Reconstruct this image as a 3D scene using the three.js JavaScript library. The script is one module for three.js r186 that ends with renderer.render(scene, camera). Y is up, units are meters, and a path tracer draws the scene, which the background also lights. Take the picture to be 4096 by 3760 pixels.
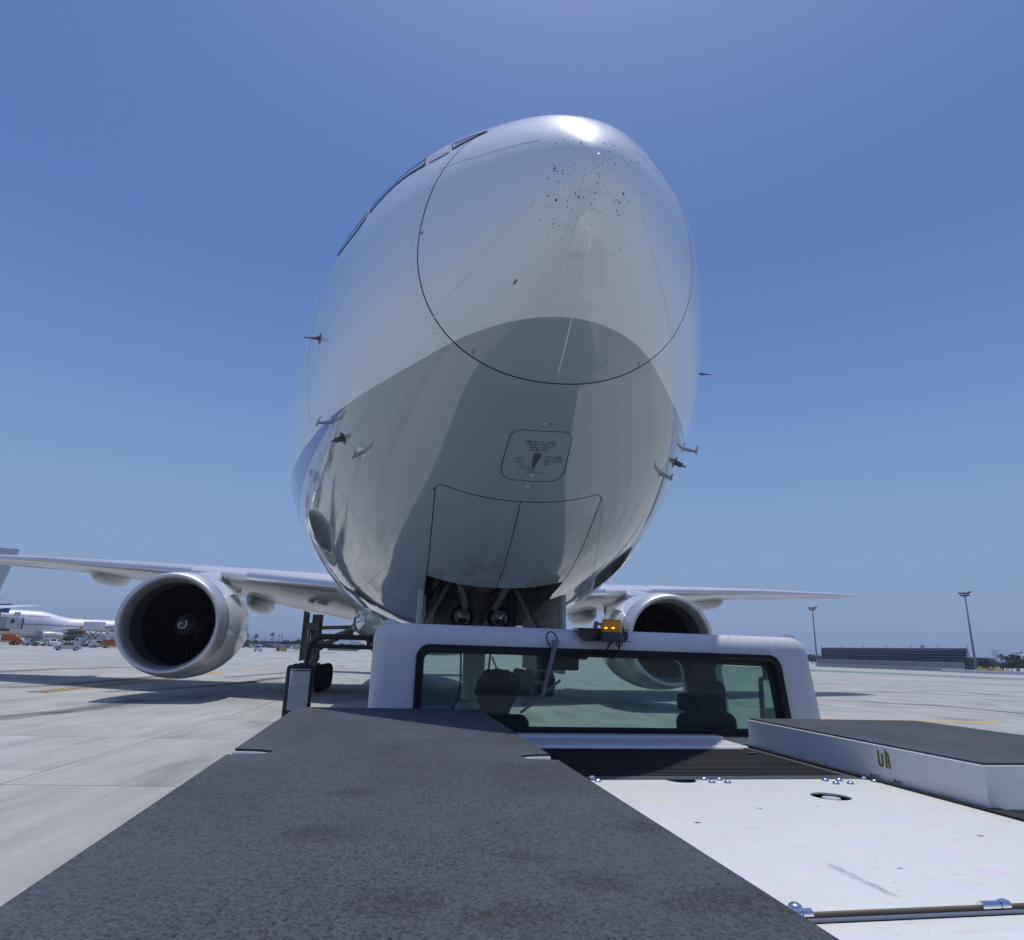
import * as THREE from 'three';
import { RoundedBoxGeometry } from 'three/addons/geometries/RoundedBoxGeometry.js';
import { mergeGeometries } from 'three/addons/utils/BufferGeometryUtils.js';
import { MarchingCubes } from 'three/addons/objects/MarchingCubes.js';
import { Brush, Evaluator, SUBTRACTION } from 'three-bvh-csg';

// ------------------------------------------------------------------ camera, sky, sun, exposure
const scene = new THREE.Scene();
const CAM = { f: 2609.956, th: 0.272453964, roll: 0.0303171669, H: 2.0599 };   // focal length in photo pixels, pitch, roll, height
const camera = new THREE.PerspectiveCamera(2 * Math.atan(1880 / CAM.f) * 180 / Math.PI, 4096 / 3760, 0.05, 12000);
camera.rotation.order = 'YXZ';
camera.position.set(0, CAM.H, 0);
camera.rotation.set(CAM.th, 0, CAM.roll);
camera.updateMatrixWorld();

const renderer = new THREE.WebGLRenderer({ antialias: true });
renderer.toneMapping = THREE.LinearToneMapping;
renderer.toneMappingExposure = 0.57;
renderer.shadowMap.enabled = true;

const SUN = new THREE.Vector3(0.05, 1, -0.17).normalize();
{
  const w = 1024, h = 512, data = new Float32Array(w * h * 4);
  const stops = [[-90, .24, .25, .26], [-1, .34, .38, .44], [0, .52, .69, .97], [3, .50, .68, 1.0], [9, .425, .645, 1.07], [22, .235, .43, .95], [32, .165, .325, .83], [50, .125, .268, .74], [90, .115, .25, .70]];
  const d = new THREE.Vector3();
  for (let j = 0; j < h; j++) for (let i = 0; i < w; i++) {
    const el = ((j + .5) / h - .5) * Math.PI, az = ((i + .5) / w - .5) * 2 * Math.PI;   // equirect: u = atan2(z, x) / 2pi + .5
    d.set(Math.cos(el) * Math.cos(az), Math.sin(el), Math.cos(el) * Math.sin(az));
    const e = el * 180 / Math.PI; let k = 0; while (k < stops.length - 2 && e > stops[k + 1][0]) k++;
    const a = stops[k], b = stops[k + 1]; let t = (e - a[0]) / (b[0] - a[0]);
    const g = Math.acos(Math.min(1, Math.max(-1, d.dot(SUN)))) * 180 / Math.PI;
    const glow = e > -1 ? 4.2 * Math.exp(-g / 10) : 0;
    const o = (j * w + i) * 4;
    data[o] = a[1] + (b[1] - a[1]) * t + glow; data[o + 1] = a[2] + (b[2] - a[2]) * t + glow * .95; data[o + 2] = a[3] + (b[3] - a[3]) * t + glow * .9; data[o + 3] = 1;
  }
  const tex = new THREE.DataTexture(data, w, h, THREE.RGBAFormat, THREE.FloatType);
  tex.mapping = THREE.EquirectangularReflectionMapping; tex.magFilter = tex.minFilter = THREE.LinearFilter; tex.needsUpdate = true;
  scene.background = tex; scene.environment = tex;
}
const sun = new THREE.DirectionalLight(new THREE.Color(1, .98, .93), 4.9);
sun.position.copy(SUN).multiplyScalar(120).add(new THREE.Vector3(0, 0, -30)); sun.target.position.set(0, 0, -30);
sun.castShadow = true; sun.shadow.radius = 1; sun.shadow.mapSize.set(4096, 4096);
Object.assign(sun.shadow.camera, { left: -70, right: 70, top: 70, bottom: -70, near: 1, far: 300 });
scene.add(sun, sun.target);
scene.fog = new THREE.FogExp2(new THREE.Color().setRGB(.50, .62, .80), 0.00022);

// ------------------------------------------------------------------ helpers
const K = 4096 / 2013, D2R = Math.PI / 180, PI = Math.PI;
const V = (x, y, z) => new THREE.Vector3(x, y, z);
const lerp = (a, b, t) => a + (b - a) * t, clamp = (x, a, b) => Math.min(b, Math.max(a, x));
function rng(seed) { let s = seed >>> 0; return () => { s = (s + 0x6D2B79F5) >>> 0; let t = Math.imul(s ^ (s >>> 15), 1 | s); t = (t + Math.imul(t ^ (t >>> 7), 61 | t)) ^ t; return ((t ^ (t >>> 14)) >>> 0) / 4294967296; }; }
function ray(px, py) {                                              // photo pixel -> world direction
  let u = px - 2048, v = py - 1880, c = Math.cos(CAM.roll), s = Math.sin(CAM.roll);
  [u, v] = [u * c + v * s, -u * s + v * c]; c = Math.cos(CAM.th); s = Math.sin(CAM.th);
  return V(u, -v * c + CAM.f * s, -(CAM.f * c + v * s)).divideScalar(CAM.f);
}
function onGround(px, py, y = 0) { const d = ray(px, py); return d.multiplyScalar((y - CAM.H) / d.y).add(V(0, CAM.H, 0)); }
function atDepth(px, py, dist) { const d = ray(px, py); const hh = Math.hypot(d.x, d.z); return d.multiplyScalar(dist / hh).add(V(0, CAM.H, 0)); }
const used = {};
function numbered(n) { const k = used[n] = (used[n] ?? -1) + 1; return k ? n + '_' + String(k).padStart(3, '0') : n; }
function thing(name, label, category, pos = [0, 0, 0], turn = 0, group) {
  const o = new THREE.Group(); o.name = numbered(name); o.position.set(...pos); o.rotation.y = turn; o.userData = { label, category };
  if (group) o.userData.group = group; scene.add(o); return o;
}
function mesh(name, geo, mat, parent) { const m = new THREE.Mesh(Array.isArray(geo) ? merge(geo) : geo, mat); m.name = name; m.castShadow = m.receiveShadow = true; parent.add(m); return m; }
function structure(name, geo, mat) { const m = mesh(numbered(name), geo, mat, scene); m.userData.kind = 'structure'; return m; }
function merge(list) {
  list = list.map(g => g.index ? g.toNonIndexed() : g);
  for (const g of list) for (const k of Object.keys(g.attributes)) if (!['position', 'normal', 'uv'].includes(k)) g.deleteAttribute(k);
  return list.length === 1 ? list[0] : mergeGeometries(list);
}
function bx(w, h, d, x = 0, y = 0, z = 0, rx = 0, ry = 0, rz = 0) { const g = new THREE.BoxGeometry(w, h, d); if (rx) g.rotateX(rx); if (rz) g.rotateZ(rz); if (ry) g.rotateY(ry); return g.translate(x, y, z); }
function rb(w, h, d, r, x = 0, y = 0, z = 0, seg = 3) { return new RoundedBoxGeometry(w, h, d, seg, r).translate(x, y, z); }
function rod(a, b, r1, r2 = r1, seg = 14) { const dir = b.clone().sub(a), L = dir.length(); const g = new THREE.CylinderGeometry(r2, r1, L, seg, 1); g.applyQuaternion(new THREE.Quaternion().setFromUnitVectors(V(0, 1, 0), dir.normalize())); return g.translate((a.x + b.x) / 2, (a.y + b.y) / 2, (a.z + b.z) / 2); }
function tube(pts, r, seg = 40, rad = 10, tension = .5) { return new THREE.TubeGeometry(new THREE.CatmullRomCurve3(pts, false, 'catmullrom', tension), seg, r, rad, false); }
function disc(r, h, axis, p, seg = 28) { const g = new THREE.CylinderGeometry(r, r, h, seg); if (axis === 'x') g.rotateZ(PI / 2); if (axis === 'z') g.rotateX(PI / 2); return g.translate(p.x, p.y, p.z); }
function lathe(pts, seg, axis = 'z') { const g = new THREE.LatheGeometry(pts.map(p => new THREE.Vector2(p[0], p[1])), seg); if (axis === 'z') g.rotateX(-PI / 2); if (axis === 'x') g.rotateZ(-PI / 2); return g; }   // z: profile height runs along -z
function gridGeo(nu, nv, fn) {                                      // fn(u, v) -> {p, n, uv}
  const P = [], N = [], U = [], I = [];
  for (let j = 0; j <= nv; j++) for (let i = 0; i <= nu; i++) { const q = fn(i / nu, j / nv); P.push(q.p.x, q.p.y, q.p.z); if (q.n) N.push(q.n.x, q.n.y, q.n.z); const t = q.uv || [i / nu, j / nv]; U.push(t[0], t[1]); }
  for (let j = 0; j < nv; j++) for (let i = 0; i < nu; i++) { const a = j * (nu + 1) + i, b = a + 1, c = a + nu + 1, d = c + 1; I.push(a, c, b, b, c, d); }
  if (N.length) { const q = (k) => V(P[3 * k], P[3 * k + 1], P[3 * k + 2]); let vote = 0; for (let k = 0; k < I.length; k += 3 * Math.ceil(I.length / 900)) { const a = q(I[k]), f = q(I[k + 1]).sub(a).cross(q(I[k + 2]).sub(a)); vote += Math.sign(f.dot(V(N[3 * I[k]], N[3 * I[k] + 1], N[3 * I[k] + 2]))); } if (vote < 0) for (let k = 0; k < I.length; k += 3) [I[k], I[k + 1]] = [I[k + 1], I[k]]; }
  const g = new THREE.BufferGeometry(); g.setAttribute('position', new THREE.Float32BufferAttribute(P, 3)); g.setAttribute('uv', new THREE.Float32BufferAttribute(U, 2)); g.setIndex(I);
  if (N.length) g.setAttribute('normal', new THREE.Float32BufferAttribute(N, 3)); else g.computeVertexNormals();
  return g;
}
// value noise
function makeNoise(seed) { const r = rng(seed), T = new Float32Array(65536); for (let i = 0; i < 65536; i++) T[i] = r(); return (x, y, per = 256) => { const xi = Math.floor(x), yi = Math.floor(y); let fx = x - xi, fy = y - yi; fx = fx * fx * (3 - 2 * fx); fy = fy * fy * (3 - 2 * fy); const m = (a) => ((a % per) + per) % per; const at = (a, b) => T[(m(b) & 255) * 256 + (m(a) & 255)]; return lerp(lerp(at(xi, yi), at(xi + 1, yi), fx), lerp(at(xi, yi + 1), at(xi + 1, yi + 1), fx), fy); }; }
function dataTex(n, m, fn, srgb) { const d = new Uint8Array(n * m * 4); for (let j = 0; j < m; j++) for (let i = 0; i < n; i++) { const c = fn(i, j), o = (j * n + i) * 4; d[o] = clamp(c[0], 0, 255); d[o + 1] = clamp(c[1], 0, 255); d[o + 2] = clamp(c[2], 0, 255); d[o + 3] = 255; } const t = new THREE.DataTexture(d, n, m); t.wrapS = t.wrapT = THREE.RepeatWrapping; t.magFilter = THREE.LinearFilter; t.minFilter = THREE.LinearMipmapLinearFilter; t.generateMipmaps = true; if (srgb) t.colorSpace = THREE.SRGBColorSpace; t.needsUpdate = true; return t; }
function canvasTex(w, h, draw, srgb = true) { const c = document.createElement('canvas'); c.width = w; c.height = h; draw(c.getContext('2d'), w, h); const t = new THREE.CanvasTexture(c); if (srgb) t.colorSpace = THREE.SRGBColorSpace; t.wrapS = t.wrapT = THREE.RepeatWrapping; return t; }
const lin = (r, g, b) => new THREE.Color().setRGB(r, g, b);
const std = (c, roughness = .6, o = {}) => new THREE.MeshStandardMaterial({ color: c, roughness, side: THREE.DoubleSide, ...o });
const phys = (c, roughness = .4, o = {}) => new THREE.MeshPhysicalMaterial({ color: c, roughness, side: THREE.DoubleSide, ...o });
const css = (c) => '#' + c.getHexString();

// ------------------------------------------------------------------ materials
const n1 = makeNoise(11), n2 = makeNoise(23), n3 = makeNoise(37);
const rippleTex = dataTex(512, 512, (i, j) => { const x = i / 512, y = j / 512; const v = .55 * n1(x * 8, y * 16, 8) + .3 * n2(x * 16, y * 32, 16) + .15 * n3(x * 4, y * 4, 4); const c = v * 255; return [c, c, c]; });
const ripple = rippleTex.clone(); ripple.repeat.set(1 / 2.6, 1 / 2.6); ripple.needsUpdate = true;
const paintOpt = { clearcoat: 1, clearcoatRoughness: .015, ior: 1.85, bumpMap: ripple, bumpScale: .0008 };
const WHITE = lin(.80, .845, .835), GREY = lin(.335, .40, .405), BLUE = lin(.03, .055, .42);
const mWhite = phys(WHITE, .35, { ...paintOpt, ior: 1.5 }), mGrey = phys(GREY, .08, { ...paintOpt, ior: 1.72 }), mBlue = phys(BLUE, .35, { ...paintOpt, ior: 1.5 });
const mSeal = std(lin(.018, .018, .02), .8), mDark = std(lin(.02, .021, .022), .75), mBlack = std(lin(.012, .013, .015), .55), mRubber = std(lin(.016, .016, .017), .85);
const mSteel = std(lin(.60, .61, .63), .28, { metalness: 1 }), mChrome = std(lin(.80, .80, .80), .08, { metalness: 1 }), mGunmetal = std(lin(.16, .155, .14), .5, { metalness: .6 });
const mAlu = std(lin(.66, .66, .67), .42, { metalness: .85 }), mAluDull = std(lin(.62, .62, .63), .48, { metalness: .85 });
const mBay = std(lin(.15, .16, .14), .7), mGear = std(lin(.30, .30, .27), .6), mWing = phys(lin(.60, .62, .62), .35, { clearcoat: .6, clearcoatRoughness: .1 });  // mBay: darker than its primer grey, the bay's shade put into the colour
const mCowl = phys(lin(.68, .70, .71), .35, { clearcoat: 1, clearcoatRoughness: .04 });
const mGlassDark = phys(lin(.03, .045, .06), .05, { clearcoat: 1, clearcoatRoughness: .01 });
console.log('materials');

// ------------------------------------------------------------------ ground
const conc = (seed) => dataTex(1024, 1024, (i, j) => {
  const x = i / 1024, y = j / 1024;
  let v = .80 + .20 * (n1(x * 6 + seed, y * 6, 256) - .5) + .14 * (n2(x * 40, y * 3 + seed, 256) - .5) + .10 * (n3(x * 120, y * 10, 256) - .5) + .09 * (n1(x * 250, y * 250, 256) - .5) + .06 * (n2(x * 25, y * 25, 256) - .5);
  const st = n3(x * 9 + 40 + seed, y * 2.2, 256); if (st > .62) v -= (st - .62) * .75 * (.5 + n2(x * 60, y * 14, 256));
  const w = 255 * Math.pow(clamp(v, .2, 1) * .47, 1 / 2.2); return [w * .995, w, w * .985];
}, true);
const concTexA = conc(0), concTexB = conc(61);
const concBump = dataTex(512, 512, (i, j) => { const v = 255 * (.5 * n1(i / 3, j / 3, 256) + .5 * n2(i / 9, j / 9, 256)); return [v, v, v]; });
const mConcA = std(0xffffff, .88, { map: concTexA }), mConcB = std(lin(.94, .94, .95), .88, { map: concTexB });
const apronYaw = 5 * D2R;
const tone = [mConcA, mConcB, std(lin(.97, .97, .965), .88, { map: concTexA }), std(lin(1.0, .995, .98), .88, { map: concTexB })];
{
  const R = 3500; const g = gridGeo(2, 2, (u, v) => ({ p: V((u - .5) * 2 * R, -.016, (v - .5) * 2 * R - 500), n: V(0, 1, 0), uv: [(u - .5) * 2 * R / 34, (v - .5) * 2 * R / 34] }));
  const ground = structure('ground', g, std(0xffffff, .9, { map: concTexB }));
  const ap = new THREE.Group(); ap.name = 'apron'; ap.userData.kind = 'structure'; ap.rotation.y = apronYaw; scene.add(ap);
  const SW = 7.6, SL = 5.2, gap = .018;
  mesh('joint_sealant', gridGeo(1, 1, (u, v) => ({ p: V(lerp(-66.9, 54.3, u), -.008, lerp(9, -84, v)), n: V(0, 1, 0) })), std(lin(.05, .05, .05), .9), ap);
  const r = rng(5), vars = [];
  for (let k = 0; k < 8; k++) { const uo = r() * 5, vo = r() * 5; const g2 = bx(SW - gap, .012, SL - gap, 0, -.006, 0); const uv = g2.attributes.uv, p = g2.attributes.position; for (let i = 0; i < p.count; i++) uv.setXY(i, uo + p.getX(i) / 11, vo + p.getZ(i) / 11); vars.push(g2); }
  for (let a = -8; a < 8; a++) for (let b = 0; b < 17; b++) {
    const m = mesh('concrete_slab', vars[Math.floor(r() * 8)], tone[Math.floor(r() * 4)], ap);
    m.position.set(-6.35 + (a + .5) * SW, 0, 4.6 - (b + .5) * SL);
  }
}
const mYellow = std(lin(.55, .36, .10), .8), mOrange = std(lin(.50, .30, .12), .85), mTeal = std(lin(.16, .24, .22), .9), mBlackPaint = std(lin(.06, .06, .06), .85);
const flat = (pts, y) => { const g = new THREE.BufferGeometry(); const P = []; for (const i of [0, 1, 2, 0, 2, 3]) P.push(pts[i].x, y, pts[i].z); g.setAttribute('position', new THREE.Float32BufferAttribute(P, 3)); g.setAttribute('uv', new THREE.Float32BufferAttribute(new Array(12).fill(0), 2)); g.computeVertexNormals(); return g; };
const stripe = (x0, z0, x1, z1, w) => { const d = V(x1 - x0, 0, z1 - z0).normalize(), nn = V(-d.z, 0, d.x).multiplyScalar(w / 2); const a = V(x0, 0, z0), b = V(x1, 0, z1); return [a.clone().add(nn), b.clone().add(nn), b.clone().sub(nn), a.clone().sub(nn)]; };
structure('painted_line', flat(stripe(-18.45, -27.2, -19.6, -41, .95), .004), mBlackPaint);
structure('painted_line', flat(stripe(-18.22, -27.5, -19.37, -41, .22), .008), mYellow);
structure('painted_line', flat(stripe(-18.68, -27.5, -19.83, -41, .22), .008), mYellow);
structure('painted_line', flat([onGround(3230, 2874), onGround(4000, 2888), onGround(4000, 2894), onGround(3230, 2881)], .006), mYellow);
structure('painted_line', flat([onGround(820, 2687), onGround(900, 2683), onGround(893, 2692), onGround(800, 2694)], .006), mOrange);
structure('painted_line', flat([onGround(955, 2683), onGround(1010, 2680), onGround(998, 2684), onGround(940, 2686)], .006), mOrange);
structure('painted_line', flat([onGround(1060, 2673), onGround(1100, 2671), onGround(1090, 2674), onGround(1050, 2675)], .006), mOrange);
structure('painted_line', flat([onGround(0, 2653), onGround(600, 2668), onGround(600, 2669.4), onGround(0, 2654.4)], .006), mOrange);
structure('green_painted_strip', flat([onGround(3000, 2667), onGround(4300, 2722.5), onGround(4300, 2730), onGround(3000, 2674)], .006), mTeal);
structure('green_painted_strip', flat([onGround(1090, 2601.5), onGround(1330, 2608), onGround(1350, 2612), onGround(1100, 2604.5)], .006), mTeal);
{ // rubber scuffs left by tyres
  const tx = (seed) => canvasTex(512, 64, (g, w, h) => { g.clearRect(0, 0, w, h); const r = rng(seed); for (let k = 0; k < 260; k++) { g.fillStyle = `rgba(52,54,58,${.03 + .08 * r()})`; g.beginPath(); g.ellipse(r() * w, h * (.5 + .40 * (r() + r() - 1)), 20 + 80 * r(), 1 + 3 * r(), 0, 0, 7); g.fill(); } });
  const mats = [1, 2, 3].map(k => std(0xffffff, .9, { map: tx(k), transparent: true }));
  const mark = (pts, w, k) => { const P = pts.map(([x, y]) => onGround(x, y)), c = new THREE.CatmullRomCurve3(P); structure('tyre_mark', gridGeo(24, 1, (u, v) => { const p = c.getPoint(u), d = c.getTangent(u), n = V(-d.z, 0, d.x); return { p: V(p.x, .011 + k * .0015, p.z).addScaledVector(n, (v - .5) * w), n: V(0, 1, 0), uv: [u, v] }; }), mats[k % 3]); };
  mark([[-60, 2878], [300, 2842], [560, 2796]], 1.6, 0); mark([[420, 2768], [800, 2748], [1180, 2705]], 1.4, 1); mark([[-40, 2688], [250, 2676], [560, 2668]], 2.2, 2); mark([[900, 2712], [1150, 2690], [1330, 2672]], 1.6, 0); mark([[3270, 2734], [3700, 2760], [4150, 2792]], 1.0, 1); mark([[3290, 2800], [3800, 2828], [4160, 2862]], 1.3, 2); mark([[3280, 2768], [3650, 2772], [4000, 2790]], 1.2, 0); mark([[0, 2752], [300, 2735], [700, 2700]], 1.8, 1); mark([[3400, 2712], [3800, 2728], [4150, 2745]], 3.0, 0);
}
console.log('ground');

// ------------------------------------------------------------------ the airliner
const AIR = { X: .414612, Y: 4.640429, Z: 2.906789, psi: .14143971 };
const plane = thing('airliner', 'white wide-body twin-engine airliner with grey belly, paint-chipped nose and blue side stripe', 'airplane', [AIR.X, 0, -AIR.Z], AIR.psi);
plane.updateMatrixWorld(true);
const planeInv = plane.matrixWorld.clone().invert();
// section profiles along the station s (metres behind the nose tip), heights relative to the tip
const PT = [4.1948, 7.7085, .9412, .6429, .0294, .0717, .3511], PB = [2.2841, 6.209, .9672, .5393, -.0363, -.1283, .2318], PW = [3.0804, 9.6333, 1.7469, .6501, -.0695, -.0177, -.0441];
const BUMPS = [[.45, .4], [1.6, .8], [3.6, 1.3]];
function prof0(a, s) { s = Math.max(s, 0); const u = 1 - clamp(s / a[1], 0, 1); let b = a[0] * Math.pow(Math.max(1 - Math.pow(u, a[2]), 0), a[3]); for (let k = 0; k < 3; k++) b += a[4 + k] * (s / (s + .15)) * Math.exp(-(((s - BUMPS[k][0]) / BUMPS[k][1]) ** 2)); return b; }
function prof(a, s) { const w = clamp((s - 2.5) * .45, 0, 1.5); if (w <= 0) return prof0(a, s); let t = 0, ws = 0; for (let k = -7; k <= 7; k++) { const q = 1 - (k / 8) ** 2; t += q * prof0(a, s + w * k / 7); ws += q; } return t / ws; }
function section(s) {
  let T = prof(PT, s), B = -prof(PB, s), W = prof(PW, s);
  if (s > 44) { const u = clamp((s - 44) / 18, 0, 1); B += 5.1 * Math.pow(u, 1.5); T -= .5 * u * u; W = W * (1 - Math.pow(u, 1.9)) + .3 * u; }
  return { T, B, W, zc: .76944 * (T + B) / 2, nt: 2.2195, nb: 2.1711 };
}
function Ff(l, y, s) { if (s <= 0) return 1; const q = section(s); return y > q.zc ? Math.pow(Math.abs(l / q.W), q.nt) + Math.pow((y - q.zc) / (q.T - q.zc), q.nt) - 1 : Math.pow(Math.abs(l / q.W), q.nb) + Math.pow((q.zc - y) / (q.zc - q.B), q.nb) - 1; }
function surf(s, th) { const q = section(s), sn = Math.sin(th), cs = Math.cos(th), n = cs > 0 ? q.nt : q.nb; const x = q.W * Math.sign(sn) * Math.pow(Math.abs(sn), 2 / n), yy = Math.sign(cs) * Math.pow(Math.abs(cs), 2 / n); return [x, q.zc + (cs > 0 ? q.T - q.zc : q.zc - q.B) * yy]; }
function nrm(l, y, s) { const e = .004; s = Math.max(s, .006); const n = V((Ff(l + e, y, s) - Ff(l - e, y, s)), (Ff(l, y + e, s) - Ff(l, y - e, s)), -(Ff(l, y, s + e) - Ff(l, y, s - e))); return n.lengthSq() < 1e-16 ? V(0, 0, 1) : n.normalize(); }
const skinPoint = (l, y, s, off = 0) => { const n = nrm(l, y, s); return { p: V(l, AIR.Y + y, -s).addScaledVector(n, off), n }; };
const sPoint = (s, th, off = 0) => { const [l, y] = surf(s, th); const q = skinPoint(l, y, s, off); q.uv = [s, th * 3]; return q; };
const thetaAtY = (s, y) => { const q = section(s); return y > q.zc ? Math.acos(clamp(Math.pow((y - q.zc) / (q.T - q.zc), q.nt / 2), 0, 1)) : PI - Math.acos(clamp(Math.pow((q.zc - y) / (q.zc - q.B), q.nb / 2), 0, 1)); };
const thetaAtX = (s, x) => { const q = section(s); return PI - Math.asin(clamp(Math.pow(x / q.W, q.nb / 2), 0, 1)); };
const bottomPoint = (l, s, off = 0) => { const q = section(s); const y = q.zc - (q.zc - q.B) * Math.pow(Math.max(0, 1 - Math.pow(Math.abs(l / q.W), q.nb)), 1 / q.nb); return skinPoint(l, y, s, off); };
const frontPoint = (l, y, off = 0) => { let a = 0, b = 9; for (let k = 0; k < 34; k++) { const m = (a + b) / 2; if (Ff(l, y, m) > 0) a = m; else b = m; } return skinPoint(l, y, b, off); };   // the skin point in front of (l, y)
function planeRay(px, py) { const o = V(0, CAM.H, 0).applyMatrix4(planeInv), d = ray(px, py).transformDirection(planeInv); return { o, d }; }
function noseHit(px, py) { const { o, d } = planeRay(px, py); let t = 1; const f = (t) => Ff(o.x + d.x * t, o.y + d.y * t - AIR.Y, -(o.z + d.z * t)); for (; t < 40; t += .03) if (f(t) < 0) break; if (t >= 40) return null; let a = t - .03, b = t; for (let k = 0; k < 24; k++) { const m = (a + b) / 2; if (f(m) < 0) b = m; else a = m; } return { l: o.x + d.x * b, y: o.y + d.y * b - AIR.Y, s: -(o.z + d.z * b) }; }
function atStation(px, py, s) { const { o, d } = planeRay(px, py); return o.addScaledVector(d, (-s - o.z) / d.z); }

const RS = .977, RT = -.2288, PAINT_Y = -.62;
const ringS = (th, guess = RS) => { let s = guess; for (let k = 0; k < 6; k++) s = RS + RT * surf(s, th)[1]; return s; };
const yUp = (s) => PAINT_Y + .048 * clamp(s - 2.47, 0, 9), yLo = (s) => PAINT_Y - .066 * clamp(s - 2.47, 0, 9);
const BAY_X = .705, DOOR0 = 2.375, CR = .085, DOOR1 = 3.87, BAY1 = 7.1, SKIN_END = 15;
const doorFront = (x) => { const q = Math.abs(x) - (BAY_X - CR); return DOOR0 + (q > 0 ? CR - Math.sqrt(Math.max(0, CR * CR - q * q)) : 0); };

// fuselage: upper white skin, lower grey skin, blue stripe
const fuselage = mesh('fuselage', gridGeo(150, 110, (v, u) => {
  let s = RS + .5, th = 0;
  for (let k = 0; k < 5; k++) { const tu = thetaAtY(Math.max(s, .7), yUp(s)); th = lerp(-tu, tu, v); s = lerp(ringS(th) + .0055, SKIN_END, Math.pow(u, 1.7)); }
  return sPoint(s, th);
}), mWhite, plane);
mesh('fuselage_barrel', gridGeo(110, 70, (v, u) => sPoint(lerp(SKIN_END, 62, u), lerp(-1, 1, v) * thetaAtY(lerp(SKIN_END, 62, u), Math.max(yUp(12), section(lerp(SKIN_END, 62, u)).B + .02)))), mWhite, fuselage);
const belly = mesh('belly_skin', [
  gridGeo(220, 44, (v, u) => { let s = RS + .3, th = PI; for (let k = 0; k < 5; k++) { const tl = thetaAtY(Math.max(s, .75), yLo(s)); th = lerp(tl, 2 * PI - tl, v); const x = surf(s, th)[0]; const e = Math.abs(x) < BAY_X ? doorFront(x) - .008 : DOOR0 + CR; s = lerp(Math.min(ringS(th) + .0055, e - .2), e, u); } return sPoint(s, th); }),
  ...[-1, 1].map(sg => gridGeo(50, 120, (v, u) => { const s = lerp(DOOR0 + CR, SKIN_END, Math.pow(u, 1.3)); const a = thetaAtY(s, yLo(s)), b = thetaAtX(s, BAY_X + .004); return sPoint(s, sg * lerp(a, b, v)); })),
  gridGeo(24, 50, (v, u) => { const s = lerp(BAY1, SKIN_END, u); return { ...bottomPoint(lerp(-BAY_X - .004, BAY_X + .004, v), s), uv: [s, v * 1.4] }; }),
  gridGeo(70, 60, (v, u) => { const s = lerp(SKIN_END, 62, u); const a = thetaAtY(s, Math.max(yLo(12), section(s).B + .01)); return sPoint(s, lerp(a, 2 * PI - a, v)); }),
], mGrey, plane);
for (const sg of [-1, 1]) mesh('blue_stripe', gridGeo(10, 160, (v, u) => { const s = lerp(2.47, 61, Math.pow(u, 1.8)); const y = lerp(yUp(s), yLo(s), v); return sPoint(s, sg * thetaAtY(s, Math.max(y, section(s).B + .015))); }), mBlue, plane);

// radome: one shell with its own paint sheet (chips are worn through to the dark layer)
const chips = [[638, 342, 24], [355, 350, 15], [337, 635, 21], [328, 608, 12], [365, 665, 12], [333, 665, 10], [425, 662, 14], [430, 695, 11], [500, 268, 12], [438, 306, 13], [900, 352, 20], [925, 360, 10], [982, 360, 14], [1015, 380, 18], [950, 445, 12], [962, 537, 13], [1027, 585, 15], [879, 591, 10], [1285, 570, 22], [1130, 550, 12], [1208, 546, 11], [1160, 590, 11], [828, 696, 13], [1065, 706, 11], [983, 668, 9], [1230, 640, 9], [827, 808, 13], [1120, 925, 20], [1130, 973, 9], [1072, 1022, 15], [1035, 995, 10], [1013, 1005, 8], [1178, 1012, 11], [1338, 918, 13], [1278, 925, 8], [610, 962, 17], [573, 920, 11], [663, 967, 9], [693, 967, 7], [802, 914, 10], [617, 866, 9], [353, 995, 18], [258, 948, 13], [485, 998, 8], [752, 1048, 9], [855, 1132, 10], [803, 1103, 8], [1040, 1118, 13], [1060, 1160, 12], [1085, 1175, 7], [312, 1268, 13], [420, 1243, 7], [587, 1190, 7], [755, 1272, 7], [268, 1417, 8], [406, 1434, 6], [428, 582, 10], [258, 746, 11], [390, 780, 10], [364, 800, 7], [682, 718, 7], [654, 747, 7], [445, 526, 7], [503, 551, 7], [843, 607, 8], [935, 555, 7], [1119, 510, 10], [560, 333, 11], [487, 350, 8], [531, 1090, 8], [480, 1077, 8], [727, 422, 6], [1075, 1560, 9], [977, 1608, 8], [942, 1634, 8], [896, 1320, 6], [545, 1342, 6], [1213, 1453, 6], [175, 1220, 8], [140, 858, 7]];
const RX = 1.25, RY0 = -1.0, RH = 2.5;                            // planar paint sheet: l -1.25..1.25, y -1.0..1.5
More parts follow.
